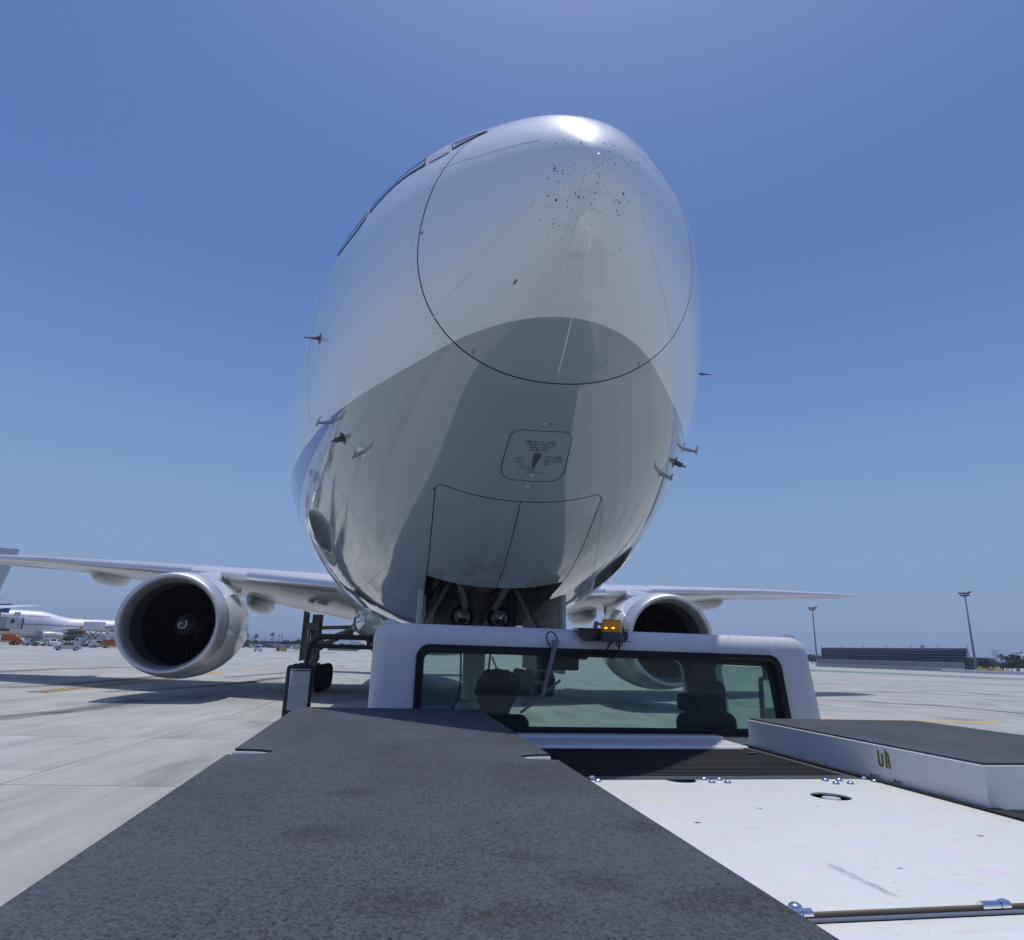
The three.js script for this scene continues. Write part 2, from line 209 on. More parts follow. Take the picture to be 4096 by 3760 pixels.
const radomeTex = canvasTex(2048, 2048, (g, w, h) => {
  const X = (l) => (l + RX) / (2 * RX) * w, Y = (y) => h - (y - RY0) / RH * h;
  g.fillStyle = css(WHITE); g.fillRect(0, 0, w, h);
  g.fillStyle = css(GREY); g.fillRect(0, Y(PAINT_Y), w, h);
  const r = rng(77);
  const blob = (cx, cy, a, b, rot, col) => { g.fillStyle = col; g.beginPath(); for (let k = 0; k < 9; k++) { const t = k / 9 * 2 * PI, q = .72 + .5 * r(); const x = Math.cos(t) * a * q, y = Math.sin(t) * b * q; g[k ? 'lineTo' : 'moveTo'](cx + x * Math.cos(rot) - y * Math.sin(rot), cy + x * Math.sin(rot) + y * Math.cos(rot)); } g.closePath(); g.fill(); };
  for (let k = 0; k < 260; k++) { const hx = noseHit((1040 + 1680 * r() ) * .5 + 1500 * .5 + 200, 600 + r() * 900); if (!hx || hx.s > .8) continue; const a = .8 + 1.2 * r(); blob(X(hx.l), Y(hx.y), a * 1.2, a, r() * 3, `rgba(70,74,78,${.25 + .5 * r()})`); }   // faint pin pricks
  const chip = (zx, zy, size) => { const hx = noseHit(2100 + zx * .3517, 450 + zy * .3517); if (!hx) return; const a = Math.max(1.3, size * .3517 * .0011 * 1.0 / (2 * RX) * w * .80); const rot = Math.atan2(zy - 700, zx - 800) * .3; blob(X(hx.l), Y(hx.y), a * 1.15, a * .95, rot, '#1b1d1e'); if (size > 10) { blob(X(hx.l) + a * .1, Y(hx.y) - a * .12, a * .68, a * .52, rot, '#4a4944'); } };
  for (const c of chips) chip(c[0], c[1], c[2]);
  for (let k = 0; k < 330; k++) { const q = Math.sqrt(-2 * Math.log(r() + 1e-9)), t = r() * 2 * PI; chip(760 + q * 330 * Math.cos(t), 620 + q * 300 * Math.sin(t), 1.5 + 5 * r() * r()); }
  for (let k = 0; k < 26; k++) { const a = r() * 2 * PI, q = (.9 + .1 * r()); blob(X(q * Math.cos(a)), Y(.06 + q * .85 * Math.sin(a)), 2, 1.6, 0, 'rgba(60,60,60,.7)'); }
  const spot = (px, py, a, col) => { const hx = noseHit(px, py); if (hx) blob(X(hx.l), Y(hx.y), a, a * 1.3, .5, col); };
  spot(2061, 1128, 8, '#70777a'); spot(1688, 932, 7, '#3c4147'); spot(1692, 960, 3, '#3c4147');
  spot(1894, 1406, 7, '#7d837e'); spot(2556, 1458, 7, '#7d837e');
  { const q = [[2290, 925], [2350, 915], [2325, 1040], [2265, 1028]].map(p => noseHit(p[0], p[1])); g.fillStyle = css(lin(.74, .76, .75)); g.beginPath(); q.forEach((p, i) => g[i ? 'lineTo' : 'moveTo'](X(p.l), Y(p.y))); g.closePath(); g.fill(); }
});
const mRadome = phys(0xffffff, .35, { map: radomeTex, clearcoat: 1, clearcoatRoughness: .03, ior: 1.5 });
const radome = mesh('radome', gridGeo(140, 60, (v, u) => { const th = (v - .5) * 2 * PI, s = u * u * (ringS(th) - .0045); const [l, y] = surf(Math.max(s, 1e-6), th); const q = skinPoint(l, y, s); q.uv = [(l + RX) / (2 * RX), (y - RY0) / RH]; return q; }), mRadome, plane);
radome.userData.label = 'white radome with dark paint chips on its tip';
mesh('radome_seal', gridGeo(140, 4, (v, u) => { const th = (v - .5) * 2 * PI; return sPoint(ringS(th) + lerp(-.05, .05, u), th, -.012); }), mSeal, radome);
function ribbon(pts, w, h, mat, name, parent) {                    // raised strip along skin points {p, n}
  const P = []; for (let i = 0; i < pts.length; i++) { const a = pts[Math.max(0, i - 1)].p, b = pts[Math.min(pts.length - 1, i + 1)].p; const t = b.clone().sub(a).normalize(), side = V().crossVectors(t, pts[i].n).normalize(); P.push([pts[i].p.clone().addScaledVector(side, -w / 2).addScaledVector(pts[i].n, -.002), pts[i].p.clone().addScaledVector(side, -w * .42).addScaledVector(pts[i].n, h), pts[i].p.clone().addScaledVector(side, w * .42).addScaledVector(pts[i].n, h), pts[i].p.clone().addScaledVector(side, w / 2).addScaledVector(pts[i].n, -.002)]); }
  return mesh(name, gridGeo(3, pts.length - 1, (u, v) => ({ p: P[Math.round(v * (pts.length - 1))][Math.round(u * 3)] })), mat, parent);
}
const mStrip = phys(lin(.78, .82, .80), .35, { clearcoat: 1, clearcoatRoughness: .1 });
for (const [x0, y0, x1, y1] of [[-.291, .23, -.84, .545], [.275, .228, .84, .545], [-.309, -.166, -.815, -.475], [.30, -.163, .815, -.475], [0, -.353, .02, -.80], [.0, .40, 0, .93]])
  ribbon(Array.from({ length: 25 }, (_, i) => frontPoint(lerp(x0, x1, i / 24), lerp(y0, y1, i / 24))), .008, .0018, mStrip, 'lightning_diverter_strip', radome);

// nose gear doors (closed pair), bay and the open pair behind
for (const sg of [-1, 1]) {
  const door = mesh('nose_gear_door', gridGeo(40, 30, (v, u) => { const x = sg * lerp(.0035, BAY_X - .004, v); const s = lerp(doorFront(x), DOOR1, u); return { ...bottomPoint(x, s), uv: [s, x] }; }), mGrey, plane);
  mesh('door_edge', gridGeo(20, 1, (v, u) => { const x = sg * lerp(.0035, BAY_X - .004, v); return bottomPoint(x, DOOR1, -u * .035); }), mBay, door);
  const riv = []; for (const [x, s] of [[.62, 2.60], [.655, 2.60], [.62, 2.64], [.655, 2.64], [.45, 2.53], [.41, 2.56], [.36, 2.535], [.26, 2.58], [.235, 2.58], [.26, 2.62], [.235, 2.62], [.63, 3.70], [.60, 3.70], [.63, 3.73], [.30, 3.74]]) { const q = bottomPoint(sg * x, s, .001); const g = new THREE.CircleGeometry(.005, 8); g.applyQuaternion(new THREE.Quaternion().setFromUnitVectors(V(0, 0, 1), q.n)); riv.push(g.translate(q.p.x, q.p.y, q.p.z)); }
  mesh('fastener_row', riv, mDark, door).userData.kind = 'stuff';
  // open aft door, hanging from the bay edge
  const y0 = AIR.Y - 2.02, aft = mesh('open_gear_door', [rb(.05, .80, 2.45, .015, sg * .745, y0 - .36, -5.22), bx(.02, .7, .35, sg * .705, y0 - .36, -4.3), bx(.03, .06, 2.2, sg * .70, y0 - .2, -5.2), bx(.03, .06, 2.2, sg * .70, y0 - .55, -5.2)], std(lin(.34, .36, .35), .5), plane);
  mesh('door_hinge_arm', rod(V(sg * .69, y0 - .3, -5.2), V(sg * .25, y0 + .55, -5.3), .035), mGear, aft);
}
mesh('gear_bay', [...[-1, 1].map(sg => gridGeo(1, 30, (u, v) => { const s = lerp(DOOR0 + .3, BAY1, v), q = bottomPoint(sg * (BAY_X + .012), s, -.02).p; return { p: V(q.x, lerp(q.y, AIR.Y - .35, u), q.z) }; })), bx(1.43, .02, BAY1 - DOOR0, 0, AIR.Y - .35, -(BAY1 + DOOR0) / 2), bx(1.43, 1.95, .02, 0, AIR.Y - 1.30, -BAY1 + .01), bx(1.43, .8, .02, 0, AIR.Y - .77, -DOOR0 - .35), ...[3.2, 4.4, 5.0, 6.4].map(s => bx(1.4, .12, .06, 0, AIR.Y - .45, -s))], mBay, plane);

mesh('bay_fittings', [rod(V(-.6, 3.25, -4.1), V(.6, 3.25, -4.1), .05), rod(V(-.55, 3.0, -4.5), V(-.1, 2.75, -5.2), .04), rod(V(.6, 3.2, -4.4), V(.15, 2.7, -5.4), .05), bx(.28, .3, .25, -.45, 3.1, -4.9), bx(.22, .4, .2, .5, 3.0, -5.3), bx(.35, .18, .3, .12, 3.3, -4.6), rod(V(-.3, 3.6, -4.3), V(-.35, 2.6, -5.6), .03), rod(V(.32, 3.6, -4.3), V(.4, 2.55, -5.7), .03), tube([V(-.6, 3.3, -4.4), V(-.45, 2.95, -4.8), V(-.6, 2.7, -5.4)], .02), tube([V(.62, 3.2, -4.5), V(.5, 2.8, -4.9), V(.6, 2.6, -5.6)], .02)], std(lin(.10, .10, .095), .6), plane);
// access panel in front of the doors, with its printed instructions
const PL0 = -.215, PL1 = .295, PS0 = 1.60, PS1 = 2.20;
const panelTex = canvasTex(1536, 1792, (g, w, h) => {
  const X = (l) => (l - PL0) / (PL1 - PL0) * w, Y = (s) => (s - PS0) / (PS1 - PS0) * h;
  g.fillStyle = css(GREY); g.fillRect(0, 0, w, h); g.fillStyle = '#15181a'; g.textAlign = 'center'; g.textBaseline = 'middle';
  const ln = (t, l, s, size, al = 'center') => { g.textAlign = al; g.font = `bold ${size}px monospace`; g.save(); g.translate(X(l), Y(s)); g.scale(1.0, 1); g.fillText(t, 0, 0); g.restore(); };
  ln('FWD ACCESS DOOR', .045, 1.762, 76); ln('SUPPORT DOOR AT', .045, 1.789, 76); ln('CENTER WHEN', .045, 1.816, 76); ln('OPERATING', .04, 1.843, 76);
  ln('KEEP HANDLE', .105, 1.908, 64, 'left'); ln('FULLY OPENED', .105, 1.932, 64, 'left'); ln('WHEN CLOSING', .105, 1.956, 64, 'left'); ln('DOOR', .105, 1.980, 64, 'left');
  ln('OPEN', -.12, 1.936, 70, 'left'); ln('EXTEND AND', -.12, 1.959, 42, 'left'); ln('ROTATE', -.12, 1.974, 42, 'left');
  ln('CLOSE', -.02, 2.064, 66, 'left'); ln('ROTATE AND STOW', .05, 2.064, 30, 'left'); ln('37-1', .065, 2.135, 36, 'left');
  g.strokeStyle = '#101214'; g.lineWidth = 13; const arc = (l0, s0, lc, sc, l1, s1, head) => { g.beginPath(); g.moveTo(X(l0), Y(s0)); g.quadraticCurveTo(X(lc), Y(sc), X(l1), Y(s1)); g.stroke(); g.fillStyle = '#101214'; g.beginPath(); const [hx, hy, a] = head; g.moveTo(X(hx) + 34 * Math.cos(a), Y(hy) + 34 * Math.sin(a)); g.lineTo(X(hx) + 24 * Math.cos(a + 2.3), Y(hy) + 24 * Math.sin(a + 2.3)); g.lineTo(X(hx) + 24 * Math.cos(a - 2.3), Y(hy) + 24 * Math.sin(a - 2.3)); g.fill(); };
  arc(.045, 2.025, -.02, 2.02, -.06, 1.99, [-.062, 1.988, -2.5]); arc(-.085, 2.0, -.03, 2.045, .035, 2.045, [.04, 2.045, 0]);
});
const accessPanel = mesh('access_panel', gridGeo(16, 20, (u, v) => { const l = lerp(PL0 + .012, PL1 - .012, u), s = lerp(PS0 + .012, PS1 - .012, v); return { ...bottomPoint(l, s, .0016), uv: [(l - PL0) / (PL1 - PL0), 1 - (s - PS0) / (PS1 - PS0)] }; }), phys(0xffffff, .07, { map: panelTex, clearcoat: 1, clearcoatRoughness: .015, ior: 1.72 }), plane);
accessPanel.userData.label = 'rounded access panel with printed opening instructions';
{
  const ls = [], r = .105, cs = [[PL1 - r - .02, PS0 + r + .05, -PI / 2], [PL1 - r, PS1 - r - .05, 0], [PL0 + r, PS1 - r - .05, PI / 2], [PL0 + r + .02, PS0 + r + .05, PI]];
  for (const [cx, cy, a0] of cs) for (let k = 0; k <= 8; k++) { const a = a0 + k / 8 * PI / 2; ls.push([cx + r * Math.cos(a), cy + r * Math.sin(a)]); } ls.push(ls[0]);
  const full = []; for (let i = 0; i < ls.length - 1; i++) for (let k = 0; k < 6; k++) full.push(bottomPoint(lerp(ls[i][0], ls[i + 1][0], k / 6), lerp(ls[i][1], ls[i + 1][1], k / 6), .003)); full.push(full[0]);
  ribbon(full, .0055, .0006, mDark, 'panel_seam', accessPanel);
  mesh('panel_handle', gridGeo(10, 14, (u, v) => { const w = lerp(.034, .010, v) * (v < .12 ? Math.sqrt(1 - ((.12 - v) / .12) ** 2) : 1); return bottomPoint(.046 - .014 * v + lerp(-w, w, u), lerp(1.868, 2.012, v), .004); }), std(lin(.10, .095, .10), .5), accessPanel);
}
for (const [px, py, t] of [[1071 * K, 833 * K, '41-1'], [1045 * K, 934 * K, ''], [1037 * K, 956.5 * K, '41-2']]) {
  const hx = noseHit(px, py), q = bottomPoint(hx.l, hx.s, .004), Q = new THREE.Quaternion().setFromUnitVectors(V(0, 1, 0), q.n);
  const port = mesh('static_port', new THREE.CylinderGeometry(.015, .016, .005, 20).applyQuaternion(Q).translate(q.p.x, q.p.y, q.p.z), std(lin(.66, .64, .50), .5), plane);
  const c = q.p.clone().addScaledVector(q.n, .003); mesh('port_hole', new THREE.CylinderGeometry(.0045, .0045, .002, 12).applyQuaternion(Q).translate(c.x, c.y, c.z), mBlack, port);
  if (t) { const tx = canvasTex(256, 96, (g, w, h) => { g.fillStyle = css(GREY); g.fillRect(0, 0, w, h); g.fillStyle = '#15181a'; g.font = 'bold 84px monospace'; g.textAlign = 'center'; g.textBaseline = 'middle'; g.fillText(t, w / 2, h / 2); }); mesh('port_number', gridGeo(4, 2, (u, v) => ({ ...bottomPoint(hx.l + .028 + .06 * u, hx.s - .012 + .02 * v, .0022), uv: [u, 1 - v] })), phys(0xffffff, .07, { map: tx, clearcoat: 1, clearcoatRoughness: .015, ior: 1.72 }), port); }
}
// skin joints and small marks
const seam = (pts, w = .005, mat = mSeal) => ribbon(pts, w, .0008, mat, 'skin_joint', fuselage);
for (const sg of [-1, 1]) {
  seam(Array.from({ length: 30 }, (_, i) => sPoint(3.55, sg * lerp(1.15, 2.25, i / 29))), .004, std(lin(.2, .22, .23), .6));
  seam(Array.from({ length: 30 }, (_, i) => { const s = lerp(2.46, 6, i / 29); return sPoint(s, sg * lerp(thetaAtX(2.46, .72), thetaAtX(6, 1.5), i / 29)); }), .004, std(lin(.2, .22, .23), .6));
  seam(Array.from({ length: 24 }, (_, i) => sPoint(lerp(3.4, 2.05, i / 23), sg * lerp(1.72, 1.55, i / 23))), .004, std(lin(.5, .5, .42), .6));
  // forward passenger door outline
  const dp = []; const d0 = thetaAtY(7, .1), d1 = thetaAtY(7, 1.98); for (const [a, b, c, d] of [[6.5, d0, 7.55, d0], [7.55, d0, 7.55, d1], [7.55, d1, 6.5, d1], [6.5, d1, 6.5, d0]]) for (let k = 0; k < 10; k++) dp.push(sPoint(lerp(a, c, k / 10), sg * lerp(b, d, k / 10))); dp.push(dp[0]);
  seam(dp, .012, std(lin(.25, .27, .28), .6));
  for (let k = 0; k < 40; k++) { const s = 9.5 + k * .58, th = sg * thetaAtY(s, 1.35); mesh('cabin_window', gridGeo(4, 6, (u, v) => { const q = sPoint(s + (u - .5) * .24 * Math.sqrt(1 - (2 * v - 1) ** 4), th + (v - .5) * .11, .002); return q; }), mGlassDark, fuselage); }
}
{ // fastener rows along the joints
  const riv = [], dot = new THREE.CircleGeometry(.0042, 6), put = (q) => { const p = q.p.clone().addScaledVector(q.n, .0012); riv.push(dot.clone().applyQuaternion(new THREE.Quaternion().setFromUnitVectors(V(0, 0, 1), q.n)).translate(p.x, p.y, p.z)); };
  for (const sg of [-1, 1]) {
    for (let k = 0; k < 60; k++) for (const ds of [-.03, .03]) put(sPoint(3.55 + ds, sg * lerp(1.1, 2.6, k / 59)));
    for (let k = 0; k < 44; k++) { const s = lerp(2.6, 6.2, k / 43); put(bottomPoint(sg * .78, s)); if (k % 3) put(bottomPoint(sg * (.80 + .01 * (k % 2)), s + .02)); }
    for (let k = 0; k < 50; k++) { const th = sg * lerp(.5, 2.6, k / 49); put(sPoint(ringS(th) + .06, th)); }
    for (let k = 0; k < 26; k++) put(bottomPoint(sg * .03, lerp(2.46, 3.8, k / 25)));
    for (let k = 0; k < 70; k++) put(sPoint(lerp(2.2, 9, k / 69), sg * lerp(1.62, 1.5, k / 69)));
  }
  mesh('fastener_row', riv, std(lin(.12, .13, .14), .6), fuselage).userData.kind = 'stuff';
}
// cockpit windows
const wlo = (l) => { const a = Math.abs(l), T = [[0, 1.62], [.48, 1.58], [.55, .745], [.74, .745], [.82, .745], [.97, .83], [1.08, .94], [1.19, 1.02], [1.33, 1.06], [1.42, 1.04], [1.54, .98], [1.66, 1.06], [1.9, 1.3]]; let k = 0; while (k < 11 && a > T[k + 1][0]) k++; return lerp(T[k][1], T[k + 1][1], (a - T[k][0]) / (T[k + 1][0] - T[k][0])); };
const whi = (l) => { const a = Math.abs(l); return wlo(l) + (a < .5 ? .34 : a < .78 ? lerp(.015, .15, clamp((a - .55) / .21, 0, 1)) : a < 1.0 ? .22 : .20); };
for (const sg of [-1, 1]) for (const [a, b] of [[.03, .45], [.55, .76], [.95, 1.42], [1.46, 1.80]]) {
  const win = mesh('cockpit_window', gridGeo(14, 10, (u, v) => { const l = sg * lerp(a, b, u); return frontPoint(l, lerp(wlo(l), whi(l), v), .004); }), mGlassDark, plane);
  const ed = []; for (let k = 0; k <= 16; k++) ed.push([lerp(a, b, k / 16), 0]); for (let k = 1; k <= 8; k++) ed.push([b, k / 8]); for (let k = 1; k <= 16; k++) ed.push([lerp(b, a, k / 16), 1]); for (let k = 1; k <= 8; k++) ed.push([a, 1 - k / 8]);
  ribbon(ed.map(([x, t]) => { const l = sg * x; return frontPoint(l, lerp(wlo(l), whi(l), t), .004); }), .018, .002, mBlack, 'window_seal', win);
  if (a > .9 && a < 1) mesh('window_post', gridGeo(6, 12, (u, v) => { const l = sg * lerp(.785, .925, u); return frontPoint(l, lerp(wlo(l) - .02, whi(l) + .02, v), .005); }), mAlu, win);
}
// air-data probes and vanes
const probe = (l, y, kind) => {
  for (const sg of [-1, 1]) {
    const f = frontPoint(sg * l, y), n = f.n, fw = V(0, 0, 1).addScaledVector(n, -n.z).normalize(), Q = new THREE.Quaternion().setFromUnitVectors(V(0, 1, 0), n);
    const plate = new THREE.CylinderGeometry(.052, .054, .008, 24).applyQuaternion(Q).translate(f.p.x, f.p.y, f.p.z);
    const pt = (a, b) => f.p.clone().addScaledVector(n, a).addScaledVector(fw, b);
    let parts, nm = 'pitot_probe', m = mAluDull;
    if (kind === 'pitot') { parts = [rod(pt(0, -.02), pt(.13, .02), .018, .012), rod(pt(.13, -.02), pt(.128, .15), .013, .009)]; }
    else if (kind === 'bent') { parts = [rod(pt(0, -.02), pt(.10, -.0), .02, .014), rod(pt(.10, -.02), pt(.11, .09), .014, .010)]; }
    else if (kind === 'vane') { nm = 'angle_of_attack_vane'; m = mGunmetal; parts = [rod(pt(0, 0), pt(.03, 0), .02), new THREE.ConeGeometry(.02, .15, 4).scale(1, 1, .35).rotateX(-PI / 2).applyQuaternion(Q).translate(...pt(.06, -.03).toArray()), rod(pt(.02, 0), pt(.14, -.035), .012, .005)]; }
    else { nm = 'temperature_probe'; m = mGunmetal; parts = [rod(pt(0, 0), pt(.075, 0), .026, .022), rod(pt(.07, 0), pt(.11, 0), .008)]; }
    const o = mesh(nm, parts, m, plane); mesh('mounting_plate', plate, kind === 'vane' || kind === 'tat' ? mGunmetal : mSteel, o);
  }
};
probe(1.847, .182, 'vane'); probe(1.666, -.625, 'pitot'); probe(1.532, -.806, 'tat'); probe(1.340, -.965, 'bent');

// nose gear
{
  const G = 5.85, y = 1.35;
  const ng = mesh('nose_gear_strut', [rod(V(0, 3.35, -G), V(0, 1.05, -G - .05), .145, .14, 24), rod(V(0, 1.1, -G - .05), V(0, .52, -G - .08), .095, .095, 20), rb(.44, .50, .34, .04, .02, 1.22, -G + .05), bx(.34, .16, .3, 0, 2.95, -G + .1), rod(V(-.62, 3.25, -G), V(.62, 3.25, -G), .09)], mGear, plane);
  mesh('drag_brace', [rod(V(-.5, 3.35, -G + 1.5), V(-.07, 2.3, -G + .1), .045), rod(V(.5, 3.35, -G + 1.5), V(.07, 2.3, -G + .1), .045), rod(V(-.55, 3.0, -G + .3), V(-.62, 2.25, -G - .2), .05), rod(V(.62, 3.1, -G + .2), V(.12, 2.3, -G + .12), .05), bx(.5, .07, .08, 0, 2.82, -G + .4), rod(V(-.28, 2.85, -G + .4), V(-.33, 2.62, -G + .35), .03)], mGear, ng);
  mesh('hydraulic_lines', [tube([V(.16, 3.0, -G + .1), V(.2, 2.3, -G + .17), V(.17, 1.7, -G + .15), V(.25, 1.4, -G + .15)], .012), tube([V(-.17, 3.0, -G + .1), V(-.2, 2.4, -G + .17), V(-.18, 1.6, -G + .15), V(-.3, 1.3, -G + .1)], .012), tube([V(.22, 2.0, -G + .1), V(.3, 1.75, -G + .1), V(.2, 1.5, -G + .1)], .01)], mDark, ng);
  mesh('torque_link', [rod(V(0, 1.3, -G - .2), V(0, .95, -G - .42), .05), rod(V(0, .95, -G - .42), V(0, .62, -G - .15), .05)], mGear, ng);
  for (const sg of [-1, 1]) { const w = mesh('nose_wheel', new THREE.TorusGeometry(.37, .175, 14, 34).rotateY(PI / 2).scale(.95, 1, 1).translate(sg * .33, .545, -G - .08), mRubber, ng); mesh('rim', disc(.28, .2, 'x', V(sg * .33, .545, -G - .08)), mAluDull, w); }
  mesh('axle', rod(V(-.5, .545, -G - .08), V(.5, .545, -G - .08), .07), mGear, ng);
  for (const [px, py] of [[908.5, 1213], [981, 1215.5]]) {
    const c = atStation(px * K, py * K, 5.35), r = .142;
    const lamp = mesh('landing_light', lathe([[r * .72, .0], [r * .76, -.012], [r * .98, -.008], [r, .01], [r * 1.02, .04], [r * .95, .09], [.05, .16], [.001, .17]], 32).translate(c.x, c.y, c.z), mDark, ng);
    mesh('reflector', lathe([[r * .74, .006], [r * .6, .045], [r * .3, .07], [.001, .08]], 32).translate(c.x, c.y, c.z), std(lin(.34, .35, .35), .22, { metalness: 1 }), lamp);
    mesh('lens', lathe([[r * .75, -.004], [r * .45, -.018], [.001, -.023]], 32).translate(c.x, c.y, c.z), phys(lin(.95, .97, 1), .03, { transmission: 1, thickness: 0, ior: 1.45 }), lamp);
    mesh('lamp_bracket', rod(V(c.x, c.y, c.z - .1), V(0, c.y + .05, -G), .03), mGear, lamp);
  }
}
console.log('nose');

// wing
const WS = [[2.2, 23.7, 4.28, 14.9, .10], [3.2, 24.3, 4.38, 14.3, .10], [9.6, 28.23, 5.06, 10.2, .098], [20, 34.6, 6.02, 6.4, .075], [30.3, 40.2, 6.66, 3.0, .075], [31.3, 41.0, 6.76, 1.7, .07]];
function wsec(l) { let k = 0; while (k < WS.length - 2 && l > WS[k + 1][0]) k++; const a = WS[k], b = WS[k + 1], t = (l - a[0]) / (b[0] - a[0]); return a.map((q, i) => lerp(q, b[i], t)); }
function foil(l, x, up, sg, off = 0) { const [, s, y, c, t] = wsec(l); const h = 5 * t * (.2969 * Math.sqrt(x) - .126 * x - .3516 * x * x + .2843 * x ** 3 - .1015 * x ** 4); const cam = .018 * Math.sin(PI * x); return V(sg * l, y + c * (cam + (up ? h * 1.1 : -h * .9)) - Math.max(.004, .085 - .0038 * l) * c * x + (up ? off : -off), -(s + c * x)); }
for (const sg of [-1, 1]) {
  const ring = []; for (let i = 0; i <= 26; i++) ring.push([Math.pow(1 - i / 26, 1.8), true]); for (let i = 1; i <= 26; i++) ring.push([Math.pow(i / 26, 1.8), false]);
  const span = [2.2, 3.2, 5, 7, 9.6, 12, 15, 18, 20, 23, 26, 29, 30.3, 30.9, 31.3];
  const wing = mesh('wing', gridGeo(span.length - 1, ring.length - 1, (u, v) => { const q = ring[Math.round(v * (ring.length - 1))]; return { p: foil(span[Math.round(u * (span.length - 1))], q[0], q[1], sg) }; }), mWing, plane);
  mesh('wing_tip_cap', gridGeo(2, 20, (u, v) => { const x = v; const a = foil(31.3, x, true, sg), b = foil(31.3, x, false, sg); return { p: a.lerp(b, u).add(V(u === .5 ? sg * .08 : 0, 0, 0)) }; }), mWing, wing);
  for (const [a, b] of [[3.9, 8.1], [11.0, 14.1], [14.13, 17.2], [17.23, 20.3], [20.33, 23.4], [23.43, 26.5], [26.53, 29.5]])
    mesh('slat', gridGeo(10, 18, (u, v) => { const l = lerp(a, b, u), w = v * 2 - 1; const x = Math.abs(w) ** 2 * (w > 0 ? .022 : .10); return { p: foil(l, x, w < 0, sg, .012) }; }), mAlu, wing);
  for (const [a, b] of [[3.3, 9.2], [11.2, 19.5], [20, 25]]) mesh('flap', gridGeo(8, 6, (u, v) => ({ p: foil(lerp(a, b, u), lerp(.80, .995, v), false, sg, .014) })), mWing, wing);
  // canoe fairings under the trailing edge
  for (const [l, w, h, len, dz] of [[9.45, .54, .62, 5.6, 1.6], [18.9, .58, .62, 4.6, .6]]) {
    const q = wsec(l), zc = -(q[1] + q[3] * .92), yc = l < 12 ? 4.56 : 5.98;
    const g = new THREE.SphereGeometry(1, 28, 20); const p = g.attributes.position; for (let i = 0; i < p.count; i++) { const x = p.getX(i), y = p.getY(i), z = p.getZ(i); const e = (t) => Math.sign(t) * Math.pow(Math.abs(t), .8); p.setXYZ(i, e(x) * w, e(y) * h - h * .25, z * len / 2); } g.computeVertexNormals();
    mesh('flap_track_fairing', g.translate(sg * l, yc, zc + dz * .3), mWing, wing);
  }
  mesh('fuel_vent', [rod(foil(19.6, .85, false, sg), foil(19.6, .9, false, sg).add(V(0, -.3, -.1)), .04, .02)], mWing, wing);
  mesh('vortex_generators', Array.from({ length: 9 }, (_, k) => { const q = foil(11.5 + k * 1.1, .12, true, sg); return bx(.01, .08, .12, q.x, q.y + .03, q.z, 0, .4, 0); }), mWing, wing);
  // engine
  const EX = sg * 9.6, EY = AIR.Y - 1.909, ES = 23.07;
  const eng = new THREE.Group(); eng.name = 'engine'; eng.position.set(EX, EY, -ES); plane.add(eng);
  mesh('nacelle', lathe([[1.925, .78], [1.985, 1.3], [2.02, 2.0], [2.01, 2.8], [1.93, 3.8], [1.78, 4.7], [1.62, 5.3], [1.56, 5.32]], 96), mCowl, eng);
  mesh('inlet_lip', lathe([[1.918, .775], [1.885, .50], [1.845, .25], [1.80, .08], [1.745, .0], [1.68, .03], [1.62, .12], [1.575, .28], [1.545, .46], [1.53, .70]], 96), mAluDull, eng);
  mesh('inlet_liner', lathe([[1.53, .70], [1.525, .85], [1.52, 1.3], [1.52, 1.75]], 72), std(lin(.075, .078, .082), .5), eng);
  mesh('fan_case', lathe([[1.522, 1.75], [1.51, 2.7], [.5, 2.7]], 72), mBlack, eng);
  const blade = gridGeo(3, 8, (u, v) => { const r = lerp(.40, 1.495, v), tw = lerp(.35, 1.05, v), ch = lerp(.17, .21, v) * (u - .5) * 2; return { p: V(ch * Math.sin(tw) * .55 + .02 * Math.sin(v * 3), r, -2.15 - ch * Math.cos(tw)) }; });
  const mBlade = std(lin(.30, .30, .31), .28, { metalness: .9 });
  for (let k = 0; k < 38; k++) { const b = mesh('fan_blade', blade, mBlade, eng); b.rotation.z = k / 38 * 2 * PI; }
  const spin = mesh('spinner', lathe([[.001, 1.52], [.12, 1.56], [.25, 1.7], [.36, 1.92], [.42, 2.15], [.42, 2.25]], 40), std(lin(.085, .085, .09), .5), eng);
  mesh('spiral_mark', gridGeo(40, 1, (u, v) => { const a = u * 2 * PI * 1.15 + (sg > 0 ? 2 : 0), rr = lerp(.02, .20, u) + (v - .5) * .035 * Math.min(1, u * 5); const dep = 1.525 + .62 * rr * rr * 3 - .004; return { p: V(Math.cos(a) * rr, Math.sin(a) * rr, -dep + .012) }; }), std(lin(.7, .7, .7), .6), spin);
  mesh('core_cowl', lathe([[1.05, 4.6], [1.0, 5.4], [.82, 6.3], [.62, 6.9], [.3, 7.1], [.05, 7.8]], 48), mGunmetal, eng);
  mesh('strake', gridGeo(4, 4, (u, v) => ({ p: V(-sg * Math.cos(.62) * lerp(1.98, 1.98 + .36 * Math.sin(Math.min(1, v * 1.25) * PI * .6), u), Math.sin(.62) * lerp(1.98, 1.98 + .36 * Math.sin(Math.min(1, v * 1.25) * PI * .6), u), -lerp(1.5, 2.9, v)) })), mCowl, eng);
  mesh('cowl_seam', [lathe([[1.931, .776], [1.931, .79]], 96), lathe([[2.015, 2.35], [2.015, 2.36]], 96)], mSeal, eng);
